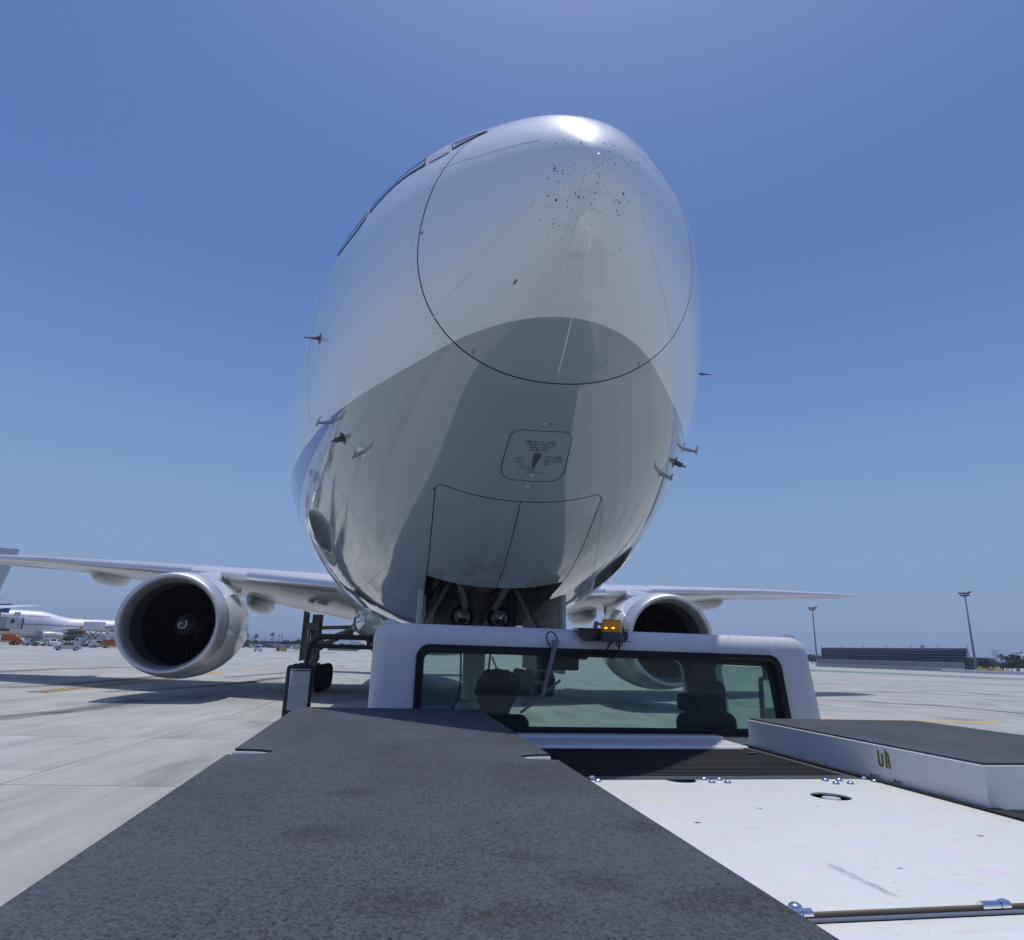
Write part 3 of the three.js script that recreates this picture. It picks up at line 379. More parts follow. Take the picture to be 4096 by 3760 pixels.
  mesh('pylon', (() => { const q = foil(9.6, .06, false, 1); const topY = q.y - EY; return gridGeo(8, 20, (u, v) => { const a = u * 2 * PI, z = lerp(1.9, 9.6, v), w = .30 * Math.sin(Math.PI * clamp(v * .92 + .06, 0, 1)) + .02; const yl = lerp(1.85, 1.3, v), yh = lerp(1.98, topY + .55, Math.min(1, v * 1.9)); return { p: V(Math.cos(a) * w, lerp(yl, yh, .5 + .5 * Math.sin(a)), -z) }; }); })(), mCowl, eng);
  // main gear
  const GX = sg * 5.5, GS = 31.85;
  const mg = mesh('main_gear_strut', [rod(V(GX, 3.6, -GS), V(GX, 1.35, -GS), .26, .24, 24), rod(V(GX, 1.4, -GS), V(GX, .65, -GS), .17), rod(V(GX, .66, -GS + 1.5), V(GX, .66, -GS - 1.5), .15), rod(V(GX + sg * .1, 3.3, -GS - .1), V(GX + sg * .15, 1.7, -GS - .25), .07), bx(.5, .3, .5, GX, 1.55, -GS), bx(.42, .22, .35, GX, 2.35, -GS + .05)], mGear, plane);
  mesh('retraction_links', [rod(V(GX - sg * .15, 2.95, -GS + .35), V(GX - sg * 2.0, 3.05, -GS + .5), .09), rod(V(GX - sg * .1, 2.3, -GS + .3), V(GX - sg * 1.3, 2.75, -GS + .5), .075), rod(V(GX - sg * 1.2, 2.75, -GS + .45), V(GX - sg * 2.7, 2.6, -GS + .6), .075), bx(.55, .35, .6, GX + sg * .1, 3.0, -GS + .3), bx(.5, .3, .45, GX - sg * .1, 1.15, -GS + .25), rod(V(GX + sg * .28, 2.9, -GS + .3), V(GX + sg * .3, 1.2, -GS + .35), .06), bx(.25, .5, .25, GX - sg * .3, 2.2, -GS + .3)], mGear, mg);
  mesh('side_brace', [rod(V(GX - sg * .1, 2.0, -GS), V(GX - sg * 2.6, 3.3, -GS - .3), .12), rod(V(GX - sg * .1, 1.85, -GS + .3), V(GX - sg * 2.4, 3.3, -GS + 2.2), .11), rod(V(GX, 2.6, -GS), V(GX - sg * 1.35, 2.62, -GS), .08)], mGear, mg);
  mesh('gear_leg_door', rb(.06, 2.35, 1.7, .02, GX + sg * .55, 2.55, -GS, 2), mGear, mg);  // gear grey instead of wing paint: backlit shade put into the door colour
  mesh('brake_lines', [tube([V(GX + .2, 3.2, -GS + .3), V(GX + .3, 2.2, -GS + .34), V(GX + .22, 1.3, -GS + .4), V(GX + .3, .9, -GS + .8)], .03), tube([V(GX - .2, 3.2, -GS + .3), V(GX - .28, 2.1, -GS + .34), V(GX - .25, 1.2, -GS + .5)], .03)], mDark, mg);
  for (const dz of [-1.45, 0, 1.45]) { for (const wx of [-1, 1]) { const w = mesh('main_wheel', new THREE.TorusGeometry(.40, .235, 14, 36).rotateY(PI / 2).scale(1.02, 1, 1).translate(GX + wx * .56, .635, -GS + dz), mRubber, mg); mesh('rim', disc(.3, .3, 'x', V(GX + wx * .56, .635, -GS + dz)), mGear, w); } mesh('axle', rod(V(GX - .6, .65, -GS + dz), V(GX + .6, .65, -GS + dz), .09), mGear, mg); }
  mesh('horizontal_stabilizer', gridGeo(6, 40, (u, v) => { const t = v < .5 ? 1 - v * 2 : v * 2 - 1, up = v < .5, l = lerp(.4, 10.7, u), c = lerp(6.6, 2.3, u), x = t * t; const h = .1 * 5 * (.2969 * Math.sqrt(x) - .126 * x - .3516 * x * x + .2843 * x ** 3 - .1015 * x ** 4); return { p: V(sg * l, 6.6 + .1 * l + c * (up ? h : -h), -(52.5 + l * .72 + c * x)) }; }), mWing, plane);
}
mesh('wing_body_fairing', (() => { const g = new THREE.SphereGeometry(1, 64, 48); const p = g.attributes.position; for (let i = 0; i < p.count; i++) { const e = (t, k) => Math.sign(t) * Math.pow(Math.abs(t), k); p.setXYZ(i, e(p.getX(i), .72) * 3.42, 3.1 + e(p.getY(i), .8) * 1.3, -30.2 + e(p.getZ(i), .72) * 10.5); } g.computeVertexNormals(); return g; })(), mGrey, plane);
mesh('vertical_fin', gridGeo(8, 40, (u, v) => { const t = v < .5 ? 1 - v * 2 : v * 2 - 1, up = v < .5, hgt = lerp(0, 9.4, u), c = lerp(8.6, 3.2, u), x = t * t; const h = .1 * 5 * (.2969 * Math.sqrt(x) - .126 * x - .3516 * x * x + .2843 * x ** 3 - .1015 * x ** 4); return { p: V(c * (up ? h : -h), 8.6 + hgt, -(51 + hgt * .85 + c * x)) }; }), mWhite, plane);
console.log('airliner');

// ------------------------------------------------------------------ the pushback tractor the camera stands on
const TYAW = 10.258 * D2R, TX = 1.17, TD = 2.0;                    // tractor axes: x across, y up, d ahead along its own heading
const tug = thing('pushback_tractor', 'white pushback tractor with black non-skid fender decks and a low glazed cab', 'tractor', V(TX, 0, -TD).applyAxisAngle(V(0, 1, 0), TYAW).toArray(), TYAW);
tug.updateMatrixWorld(true);
const tugInv = tug.matrixWorld.clone().invert();
const t = (x, y, d) => V(x - TX, y, TD - d);
const tAt = (px, py, d) => { const o = V(0, CAM.H, 0).applyMatrix4(tugInv), r = ray(px, py).transformDirection(tugInv); return o.addScaledVector(r, (TD - d - o.z) / r.z); };
const tOn = (px, py, y) => { const o = V(0, CAM.H, 0).applyMatrix4(tugInv), r = ray(px, py).transformDirection(tugInv); return o.addScaledVector(r, (y - o.y) / r.y); };
const tbx = (x0, x1, y0, y1, d0, d1) => bx(x1 - x0, y1 - y0, d1 - d0, (x0 + x1) / 2 - TX, (y0 + y1) / 2, TD - (d0 + d1) / 2);
const trb = (x0, x1, y0, y1, d0, d1, r) => rb(x1 - x0, y1 - y0, d1 - d0, r, (x0 + x1) / 2 - TX, (y0 + y1) / 2, TD - (d0 + d1) / 2);

const dirtTex = dataTex(1024, 1024, (i, j) => { const x = i / 1024, y = j / 1024; let v = .93 + .10 * (n1(x * 5, y * 5, 5) - .5) + .07 * (n2(x * 60, y * 6, 60) - .5) + .05 * (n3(x * 128, y * 128, 128) - .5); const sp = n1(x * 90 + 7, y * 90, 90); if (sp > .93) v -= .16; const sf = n3(x * 26 + 5, y * 70, 256); if (sf > .90) v -= (sf - .90) * 2.2; const gr = n2(x * 3 + 9, y * 3, 256); v -= .10 * Math.max(0, gr - .55); const c = 255 * Math.pow(clamp(v * .66, 0, 1), 1 / 2.2); return [c * .985, c * .99, c * .985]; }, true);
const mTug = phys(0xffffff, .5, { map: dirtTex, clearcoat: .25, clearcoatRoughness: .35 });
const stains = [[1262, 1628, .05], [1040, 1686, .045], [1450, 1772, .07], [790, 1772, .06], [1010, 1800, .05], [1170, 1735, .05], [700, 1560, .05], [787, 1472, .022], [640, 1640, .06]].map(([px, py, r]) => { const q = tOn(px * K, py * K, 1.78); return [q.x + TX + .385, TD - q.z, r]; });
const deckTex = dataTex(1024, 2048, (i, j) => {                    // 0.9 m across, 3.6 m along
  const x = i / 1024 * .9, y = j / 2048 * 3.6;
  let v = .064 + .020 * (n1(x * 4, y * 3, 256) - .5) + .010 * (n2(x * 18, y * 18, 256) - .5) + .020 * (n3(x * 150, y * 150, 256) - .5) + .048 * (n2(x * 310, y * 310, 256) - .5) + .045 * (n1(x * 560, y * 560, 256) - .5);
  const pit = n1(x * 330 + 9, y * 330, 256); if (pit > .66) v -= (pit - .66) * .26 * (.3 + n2(x * 6, y * 6, 256)); const sc = n3(x * 40 + y * 8, y * 5, 256); if (sc > .86) v += (sc - .86) * .10;
  const st = n3(x * 7 + 3, y * 4 + 9, 256); if (st > .66) v -= (st - .66) * .05;
  for (const [sx, sy, sr] of stains) { const d = Math.hypot((x - sx) * .75, y - sy) / sr + .5 * (n2(x * 60, y * 60, 256) - .5); if (d < 1) v -= .030 * (1 - d * d) * (.6 + .6 * n3(x * 120, y * 120, 256)); }
  const sp = n3(x * 400 + 50, y * 400, 256); if (sp > .965) v += .10;
  const c = 255 * Math.pow(clamp(v * .97, .012, 1), 1 / 2.2); return [c * .915, c * .985, c * 1.09];
}, true);
const deckBump = dataTex(1024, 1024, (i, j) => { const v = 255 * (.6 * n1(i / 3.1, j / 3.1, 256) + .4 * n2(i / 7, j / 7, 256)); return [v, v, v]; }); deckBump.repeat.set(2, 8);
const mDeck = std(0xffffff, .82, { map: deckTex, bumpMap: deckBump, bumpScale: .0022 });

function deckShape(x0, x1, d0, d1, notches) {                      // plan outline with the scooped step notches on its edges
  const s = new THREE.Shape(); s.moveTo(x0, d0); s.lineTo(x1, d0);
  const R = notches.filter(n => n[0] > 0).sort((a, b) => a[1] - b[1]), L = notches.filter(n => n[0] < 0).sort((a, b) => b[1] - a[1]);
  for (const [, d, w, depth] of R) { s.lineTo(x1, d); s.bezierCurveTo(x1 - depth * 1.25, d, x1 - depth * 1.25, d + w, x1, d + w); }
  s.lineTo(x1, d1); s.lineTo(x0, d1);
  for (const [, d, w, depth] of L) { s.lineTo(x0, d + w); s.bezierCurveTo(x0 + depth * 1.25, d + w, x0 + depth * 1.25, d, x0, d); }
  s.closePath(); return s;
}
function deckPart(name, x0, x1, d0, d1, notches, yTop, label) {
  const flatUp = (g, y) => { g.rotateX(-PI / 2); return g.translate(-TX, y, TD); };
  const body = mesh(name, [flatUp(new THREE.ExtrudeGeometry(deckShape(x0, x1, d0, d1, notches), { depth: .115, bevelEnabled: true, bevelSize: .004, bevelThickness: .004, bevelSegments: 2, curveSegments: 14 }), yTop - .125), tbx(x0 + .035, x1 - .035, .55, yTop - .125, d0 + .03, d1 - .03)], mTug, tug);
  if (label) body.userData.label = label;
  const g = new THREE.ExtrudeGeometry(deckShape(x0 + .001, x1 - .001, d0 + .001, d1 - .001, notches), { depth: .005, bevelEnabled: false, curveSegments: 14 }); flatUp(g, yTop - .0045);
  const p = g.attributes.position, uv = g.attributes.uv; for (let i = 0; i < p.count; i++) uv.setXY(i, (p.getX(i) + TX - x0) / .9, (TD - p.getZ(i)) / 3.6);
  mesh('nonskid_top', g, mDeck, body); return body;
}
deckPart('fender_deck', -.385, .493, -1.4, 3.43, [[1, 1.875, .105, .10], [-1, 1.955, .105, .115]], 1.78, 'black non-skid topped fender deck with scooped step notches');
const rf = deckPart('fender_deck', 1.80, 2.74, 1.83, 3.16, [], 1.78, 'white sided fender deck with black top and worn gold letters');
mesh('base_ledge', [trb(1.785, 2.72, 1.50, 1.64, 1.0, 1.86, .02), tbx(2.05, 2.7, 1.45, 1.60, -1.4, 1.0)], mTug, tug);
mesh('edge_seal', tbx(1.775, 1.833, 1.60, 1.657, .9, 3.2), mRubber, tug);
{ // worn letters on the inner face, rust along the lower edge
  const tx = canvasTex(256, 256, (g, w, h) => { g.clearRect(0, 0, w, h); const r = rng(9); g.strokeStyle = '#6a5a1e'; g.lineWidth = 34; g.beginPath(); g.moveTo(40, 30); g.lineTo(40, 170); g.quadraticCurveTo(45, 215, 85, 205); g.quadraticCurveTo(105, 200, 105, 160); g.lineTo(105, 60); g.stroke(); g.beginPath(); g.moveTo(165, 225); g.lineTo(165, 25); g.lineTo(205, 60); g.lineTo(215, 225); g.moveTo(165, 150); g.lineTo(210, 150); g.stroke(); g.globalCompositeOperation = 'destination-out'; for (let k = 0; k < 500; k++) { g.globalAlpha = r(); g.fillRect(r() * w, r() * h, 2 + r() * 10, 1 + r() * 8); } });
  const a = tOn(3525, 2994, 1.765), b = tOn(3565, 3056, 1.70);
  const g = new THREE.PlaneGeometry(.075, .072).rotateY(-PI / 2).translate(1.7975 - TX - .002, 1.728, a.z);
  mesh('worn_letters', g, std(0xffffff, .8, { map: tx, transparent: true, alphaTest: .3 }), rf);
  const rust = canvasTex(512, 64, (g, w, h) => { g.clearRect(0, 0, w, h); const r = rng(4); for (let k = 0; k < 46; k++) { const x = w * ([.12, .2, .48, .55][k % 4] + .07 * (r() - .5)); g.fillStyle = ['#4a3a20', '#3a2d1a', '#5c4a2a'][Math.floor(r() * 3)]; g.globalAlpha = .5 + .5 * r(); g.beginPath(); g.ellipse(x, h * (.55 + .35 * r()), 2 + 6 * r() * r(), 1 + 5 * r(), 0, 0, 7); g.fill(); } });
  mesh('rust_stain', new THREE.PlaneGeometry(.32, .03).rotateY(-PI / 2).translate(1.7975 - TX - .002, 1.672, a.z + .05), std(0xffffff, .9, { map: rust, transparent: true, alphaTest: .25 }), rf);
}
// hood lid with its holes, hinge and second panel
const HY = 1.65;
const hoodTex = canvasTex(1024, 1024, (g, w, h) => {
  g.fillStyle = '#dad9d3'; g.fillRect(0, 0, w, h); const r = rng(31);
  for (let k = 0; k < 900; k++) { g.fillStyle = `rgba(${200 + 40 * r()},${200 + 40 * r()},${200 + 40 * r()},.25)`; g.beginPath(); g.ellipse(r() * w, r() * h, 5 + 40 * r(), 2 + 10 * r(), r() * .6, 0, 7); g.fill(); }
  for (let k = 0; k < 70; k++) { g.fillStyle = `rgba(214,203,182,${.35 + .3 * r()})`; g.beginPath(); g.ellipse(r() * w, r() * h, 4 + 22 * r() * r(), 2 + 6 * r(), .1, 0, 7); g.fill(); }
  for (let k = 0; k < 460; k++) { g.strokeStyle = `rgba(120,124,130,${.06 + .2 * r()})`; g.lineWidth = .6 + 1.0 * r(); const x = r() * w, y = r() * h, a = -.35 + .8 * r(), l = 8 + 90 * r() * r(); g.beginPath(); g.moveTo(x, y); g.lineTo(x + l * Math.cos(a), y + l * Math.sin(a)); g.stroke(); }
  for (let k = 0; k < 150; k++) { g.fillStyle = `rgba(90,95,100,${.3 + .5 * r()})`; g.beginPath(); g.ellipse(r() * w, r() * h, 1 + 2.2 * r() * r(), 1 + 1.5 * r(), r(), 0, 7); g.fill(); }
  const at = (px, py) => { const q = tOn(px * K, py * K, HY); return [(q.x + TX - .5) / 1.3 * w, h - (TD - q.z - 1.1) / 1.22 * h]; };
  for (const [px, py, a] of [[1371, 1617, 7], [1494, 1589, 6], [1928, 1643, 7], [1770, 1707, 4], [1658, 1712, 2.5], [1607, 1585, 4], [1725, 1705, 2]]) { const [x, y] = at(px, py); g.fillStyle = 'rgba(70,76,84,.9)'; g.beginPath(); g.ellipse(x, y, a, a * .8, .3, 0, 7); g.fill(); }
  { const [x0, y0] = at(1632, 1700), [x1, y1] = at(1755, 1760); for (let k = 0; k < 500; k++) { const u = r(); g.fillStyle = `rgba(120,124,130,${.03 + .03 * r()})`; g.beginPath(); g.ellipse(lerp(x0, x1, u) + 12 * (r() + r() - 1), lerp(y0, y1, u) + 12 * (r() + r() - 1), 4 + 5 * r(), 2.2, Math.atan2(y1 - y0, x1 - x0), 0, 7); g.fill(); } }
});
const mHood = phys(0xffffff, .42, { map: hoodTex, clearcoat: .3, clearcoatRoughness: .3 });
function plate(x0, x1, d0, d1, y, holes) {
  const s = new THREE.Shape(); s.moveTo(x0, d0); s.lineTo(x1, d0); s.lineTo(x1, d1);
  for (const hEdge of holes.filter(q => q.edge)) { s.lineTo(hEdge.x + hEdge.r, d1); s.absarc(hEdge.x, d1, hEdge.r, 0, -PI, true); }
  s.lineTo(x0, d1); s.closePath();
  for (const q of holes.filter(q => !q.edge)) { const hp = new THREE.Path(); hp.absellipse(q.x, q.d, q.r, q.r, 0, 2 * PI, false); s.holes.push(hp); }
  const g = new THREE.ExtrudeGeometry(s, { depth: .004, bevelEnabled: true, bevelSize: .0015, bevelThickness: .0015, bevelSegments: 2, curveSegments: 36 }); g.rotateX(-PI / 2); g.translate(-TX, y - .0055, TD);
  const p = g.attributes.position, uv = g.attributes.uv; for (let i = 0; i < p.count; i++) uv.setXY(i, (p.getX(i) + TX - .5) / 1.3, (TD - p.getZ(i) - 1.1) / 1.22); return g;
}
const hole = tOn(1633 * K, 1565 * K, HY), hole2 = tOn(1352 * K, 1539 * K, HY);
const hood = mesh('hood_lid', plate(.50, 1.775, 1.125, 2.325, HY, [{ x: hole.x + TX, d: TD - hole.z, r: .062 }, { x: hole2.x + TX, r: .055, edge: true }]), mHood, tug);
mesh('filler_cap', [disc(.036, .03, 'y', V(hole.x + .01, HY - .03, hole.z - .012)), disc(.028, .01, 'y', V(hole.x + .01, HY - .012, hole.z - .012))], mAluDull, tug);
mesh('rear_hood_panel', plate(.50, 1.775, .35, 1.112, HY - .004, []), mHood, tug);
mesh('added_dark_plate', tbx(.50, 1.775, HY - .03, HY - .006, -1.4, .345), mDeck, tug);  // added out of view, dark to weaken reflections in the cab rear window
const mRusty = std(lin(.17, .14, .10), .65, { metalness: .5 });
{
  const a = tOn(1600 * K, 1806 * K, HY), d = TD - a.z + .005;
  mesh('hinge_rod', rod(t(.5, HY + .004, d), t(1.78, HY + .004, d), .0042), mRusty, hood);
  for (const px of [1584, 2001]) { const c = tOn(px * K, (px < 1700 ? 1805 : 1797) * K, HY + .006); const z = TD - d; mesh('hinge_barrel', [rod(V(c.x - .035, HY + .006, z), V(c.x + .002, HY + .006, z), .0078, .0078, 20), rod(V(c.x + .004, HY + .006, z), V(c.x + .022, HY + .006, z), .0078, .0078, 20)], mChrome, hood); }
}
const domeG = new THREE.SphereGeometry(.0125, 20, 10, 0, 2 * PI, 0, PI / 2).scale(1, .8, 1);
for (const [zx, zy, big] of [[179, 333, 1], [204, 347, 1], [654, 340, 1], [718, 340, 1], [688, 352, 1], [755, 353, 1], [1169, 344, 1], [1228, 344, 1], [1215, 357, 1], [1276, 357, 1], [1334, 337, 1], [1377, 348, 1], [1042, 888, 1.05], [1930, 873, 1.05]]) {
  const c = tOn(2200 + zx * .9419, 2800 + zy * .9419, HY); const m = mesh('dome_bolt', domeG, mChrome, tug); m.position.set(c.x, HY + .0005, c.z); m.scale.setScalar(big);
}
// radiator grille
mesh('grille_frame', [tbx(.49, 1.79, HY - .012, HY - .0005, 2.335, 2.40), tbx(.49, .515, HY - .03, HY - .001, 2.40, 3.12), tbx(1.74, 1.775, HY - .03, HY - .001, 2.40, 3.12)], std(lin(.05, .056, .066), .55), tug);
for (let k = 0; k < 24; k++) mesh('grille_slat', bx(1.225, .022, .005, (.515 + 1.74) / 2 - TX, HY - .014, TD - (2.415 + k * .0294), .25), mBlack, tug);
mesh('engine_bay', [tbx(.5, 1.78, 1.30, 1.32, -.6, 3.12), tbx(.49, .5, 1.30, HY - .02, -.6, 3.12), tbx(1.776, 1.786, 1.30, 1.60, -.6, 3.12), tbx(.5, 1.78, 1.30, 1.60, 3.115, 3.125)], mBlack, tug);
mesh('grille_tag', tbx(1.66, 1.70, HY - .001, HY + .004, 2.93, 2.955), mSteel, tug);
mesh('chassis', [tbx(-.34, 2.69, .45, 1.29, -2.4, 4.9), trb(-.36, 2.71, .5, 1.35, 3.2, 5.2, .05)], mTug, tug);
for (const [x, d] of [[-.12, -.6], [2.46, -.6], [-.12, 4.3], [2.46, 4.3]]) { const w = mesh('wheel', new THREE.TorusGeometry(.37, .17, 14, 30).rotateY(PI / 2).scale(1.3, 1, 1).translate(x - TX, .54, TD - d), mRubber, tug); mesh('rim', disc(.26, .3, 'x', V(x - TX, .54, TD - d)), mTug, w); }

// cab
const warp = (g) => { const p = g.attributes.position; for (let i = 0; i < p.count; i++) { const x = p.getX(i) + TX; if (x > 1.17) p.setX(i, x - TX + .155 * (2.12 - p.getY(i)) * (x - 1.17) / 1.28); } p.needsUpdate = true; return g; };
{
  const ev = new Evaluator(); ev.attributes = ['position', 'normal', 'uv']; ev.useGroups = false;
  const B = (g) => { const b = new Brush(g); b.updateMatrixWorld(); return b; };
  const cuts = [trb(.172, 2.19, 1.662, 2.082, 3.3, 3.8, .062), trb(.16, 2.28, 1.36, 2.045, 4.75, 5.3, .07), trb(2.2, 2.8, 1.45, 2.02, 3.87, 4.62, .06), trb(-.4, .2, 1.45, 2.02, 3.87, 4.62, .06)];
  const shellOf = (o, i) => { let r = ev.evaluate(B(o), B(i), SUBTRACTION); for (const c of cuts) r = ev.evaluate(r, B(c), SUBTRACTION); return r.geometry; };
  const shell = shellOf(rb(2.475, 1.05, 1.52, .085, 1.18 - TX, 1.667, TD - 4.26, 6), trb(-.005, 2.37, 1.2, 2.14, 3.555, 4.97, .05));
  const uv = shell.attributes.uv, p = shell.attributes.position; for (let i = 0; i < p.count; i++) uv.setXY(i, p.getX(i) / 1.4 + p.getZ(i) / 1.9, p.getY(i) / 1.4 + p.getZ(i) * .2);
  const cab = mesh('cab', warp(shell), mTug, tug);
  mesh('cab_trim', warp(shellOf(trb(-.003, 2.368, 1.202, 2.138, 3.557, 4.968, .05), trb(.03, 2.33, 1.0, 2.10, 3.60, 4.93, .05))), std(lin(.022, .026, .028), .8), cab);
  const ringG = (x0, x1, y0, y1, r, w, depth, d) => { const s = new THREE.Shape(), rr = (S, x0, x1, y0, y1, r) => { S.moveTo(x0 + r, y0); S.lineTo(x1 - r, y0); S.absarc(x1 - r, y0 + r, r, -PI / 2, 0); S.lineTo(x1, y1 - r); S.absarc(x1 - r, y1 - r, r, 0, PI / 2); S.lineTo(x0 + r, y1); S.absarc(x0 + r, y1 - r, r, PI / 2, PI); S.lineTo(x0, y0 + r); S.absarc(x0 + r, y0 + r, r, PI, 1.5 * PI); }; rr(s, x0, x1, y0, y1, r); const h = new THREE.Path(); rr(h, x0 + w, x1 - w, y0 + w, y1 - w, Math.max(.01, r - w * .7)); s.holes.push(h); const g = new THREE.ExtrudeGeometry(s, { depth, bevelEnabled: true, bevelSize: .003, bevelThickness: .004, bevelSegments: 2, curveSegments: 10 }); return g.translate(-TX, 0, TD - d - depth); };
  const paneG = (x0, x1, y0, y1, r, d) => { const s = new THREE.Shape(); s.moveTo(x0 + r, y0); s.lineTo(x1 - r, y0); s.absarc(x1 - r, y0 + r, r, -PI / 2, 0); s.lineTo(x1, y1 - r); s.absarc(x1 - r, y1 - r, r, 0, PI / 2); s.lineTo(x0 + r, y1); s.absarc(x0 + r, y1 - r, r, PI / 2, PI); s.lineTo(x0, y0 + r); s.absarc(x0 + r, y0 + r, r, PI, 1.5 * PI); return new THREE.ShapeGeometry(s, 10).translate(-TX, 0, TD - d); };
  const mGlass = phys(lin(.62, .75, .715), .02, { transmission: .95, thickness: 0, ior: 1.5, specularIntensity: .4 });
  const win = mesh('rear_window', warp(paneG(.185, 2.175, 1.675, 2.07, .05, 3.53)), mGlass, cab);
  mesh('window_gasket', [warp(ringG(.168, 2.194, 1.658, 2.086, .066, .030, .030, 3.487)), warp(ringG(.190, 2.17, 1.682, 2.062, .05, .012, .012, 3.480))], mRubber, win);
  mesh('windshield', warp(paneG(.165, 2.275, 1.365, 2.04, .06, 4.99)), mGlass, cab);
  for (const [x, s] of [[2.41, 1], [-.035, -1]]) mesh('side_window', warp(bx(.004, .56, .74, x - TX, 1.735, TD - 4.245)), mGlass, cab);
  mesh('rear_sill', [trb(.50, 1.79, 1.595, 1.655, 3.13, 3.48, .02), trb(.5, 1.79, 1.60, 1.668, 3.40, 3.50, .012)], mTug, cab);
  for (const [px, py] of [[768, 1220], [1549, 1253]]) { const c = tAt(px * K, py * K, 3.65); mesh('roof_vent', [disc(.035, .012, 'y', V(c.x, 2.196, c.z)), disc(.022, .012, 'y', V(c.x, 2.206, c.z))], mTug, cab); }
  mesh('sun_visor', [warp(rb(.30, .11, .03, .02, tAt(2230, 2672, 4.6).x, 2.005, TD - 4.6)), warp(rb(.22, .07, .06, .015, tAt(2290, 2645, 4.6).x, 2.06, TD - 4.62)), warp(rb(.32, .05, .02, .01, tAt(1760, 2610, 4.7).x, 2.07, TD - 4.7))], mBlack, cab);
  mesh('dashboard', [trb(.02, 2.34, 1.1, 1.40, 4.55, 4.92, .05)], mBlack, cab);
  mesh('steering_wheel', [new THREE.TorusGeometry(.2, .016, 10, 36).rotateX(PI / 2 - .5).translate(.72 - TX, 1.45, TD - 4.62), rod(t(.72, 1.2, 4.75), t(.72, 1.45, 4.62), .03)], mBlack, cab);
  // seats
  for (const [px, who] of [[1985, 0], [2822, 1]]) {
    const c = tAt(px, 2800, who ? 4.1 : 4.02), y0 = who ? 1.0 : .98;
    const seat = mesh('seat', [rb(.44, .12, .45, .05, c.x, y0 + .12, c.z - .15), rb(.40, .62, .12, .06, c.x, y0 + .42, c.z)], mBlack, cab);
    mesh('headrest', who ? [rb(.21, .25, .11, .055, c.x + .03, 1.80, c.z), rb(.085, .11, .10, .035, c.x - .135, 1.79, c.z - .02), rb(.10, .12, .1, .04, c.x - .10, 1.68, c.z)] : rb(.17, .12, .09, .04, tAt(2040, 2700, 4.02).x, 1.86, c.z - .10), mBlack, seat);
  }
  // wiper
  const W = (px, py) => tAt(px, py, 3.468), pv = W(2223, 2570), el = W(2172, 2780);
  const wiper = mesh('wiper', [disc(.017, .03, 'z', V(pv.x, pv.y, pv.z)), rod(pv, el, .0145, .008)], std(lin(.16, .16, .18), .5), cab);
  mesh('wiper_blade', [rod(W(2240, 2722), W(2086, 2849), .0065), rod(W(2243, 2720).add(V(0, 0, -.012)), W(2083, 2851).add(V(0, 0, -.012)), .005), rod(el, W(2180, 2776), .012)], std(lin(.12, .12, .135), .5), wiper);
  mesh('washer_hose', tube([W(2230, 2560), W(2218, 2535), W(2200, 2527), W(2187, 2540), W(2190, 2565), W(2206, 2600), W(2196, 2640)], .0036), mBlack, wiper);
  mesh('washer_hose', tube([W(2198, 2695), W(2207, 2725), W(2206, 2748), W(2190, 2772)], .0034), mBlack, wiper);
  // amber beacon on its bracket
  const Q = (px, py, d = 3.43) => tAt(px, py, d), bl = Q(2404, 2533), br = Q(2480, 2533), bc = Q(2442, 2533), R = (br.x - bl.x) / 2;
  const p0 = Q(2318, 2512), p1 = Q(2520, 2570);
  const sh = new THREE.Shape(); sh.moveTo(p0.x, p0.y); sh.lineTo(p0.x, p1.y + .03); sh.lineTo(p0.x + .03, p1.y); sh.lineTo(p1.x - .02, p1.y); sh.lineTo(p1.x, p1.y + .02); sh.lineTo(p1.x, p0.y - .008); sh.closePath();
  const beacon = mesh('beacon', [new THREE.ExtrudeGeometry(sh, { depth: .004, bevelEnabled: false }).translate(0, 0, TD - 3.462), bx(p1.x - p0.x, .004, .12, (p0.x + p1.x) / 2, p0.y, TD - 3.50), bx(.19, .004, .11, bc.x - .01, p1.y + .003, TD - 3.41), new THREE.CylinderGeometry(R * 1.06, R * 1.22, .044, 28).translate(bc.x, p1.y + .026, TD - 3.41)], std(lin(.035, .036, .042), .5), cab);
  mesh('amber_lens', [lathe([[R * 1.04, 0], [R * 1.03, .035], [R * .97, .062], [R * .9, .066], [.001, .068]], 32, 'y').translate(bc.x, p1.y + .048, TD - 3.41)], phys(lin(.58, .34, .012), .2, { transmission: .6, thickness: 0 }), beacon);
  for (const px of [2424, 2453]) { const c = Q(px, 2512, 3.392); mesh('lamp_element', new THREE.SphereGeometry(.0085, 14, 10).scale(1.1, .55, .5).translate(c.x, c.y, c.z), std(lin(.9, .4, .05), .5, { emissive: lin(1, .55, .08), emissiveIntensity: 14 }), beacon); const L = new THREE.PointLight(lin(1, .5, .06), .005); L.position.set(c.x, c.y, c.z + .012); L.shadow.radius = .4; L.castShadow = true; beacon.add(L); }
  mesh('side_lamp', [disc(.012, .02, 'y', Q(2382, 2508)), new THREE.SphereGeometry(.0125, 16, 12).translate(Q(2385, 2494).x, Q(2385, 2494).y, TD - 3.43), rod(Q(2388, 2494), Q(2404, 2497), .006)], std(lin(.10, .10, .11), .5), beacon);
  mesh('cable', [tube([Q(2446, 2568, 3.42), Q(2432, 2590, 3.44), Q(2431, 2612, 3.45), Q(2447, 2631, 3.45), Q(2470, 2620, 3.45), Q(2476, 2595, 3.44), Q(2477, 2568, 3.42)], .0048), tube([Q(2478, 2500), Q(2490, 2508), Q(2493, 2525)], .005), tube([Q(2466, 2570), Q(2470, 2585), Q(2486, 2582), Q(2490, 2570)], .003)], mBlack, beacon);
}
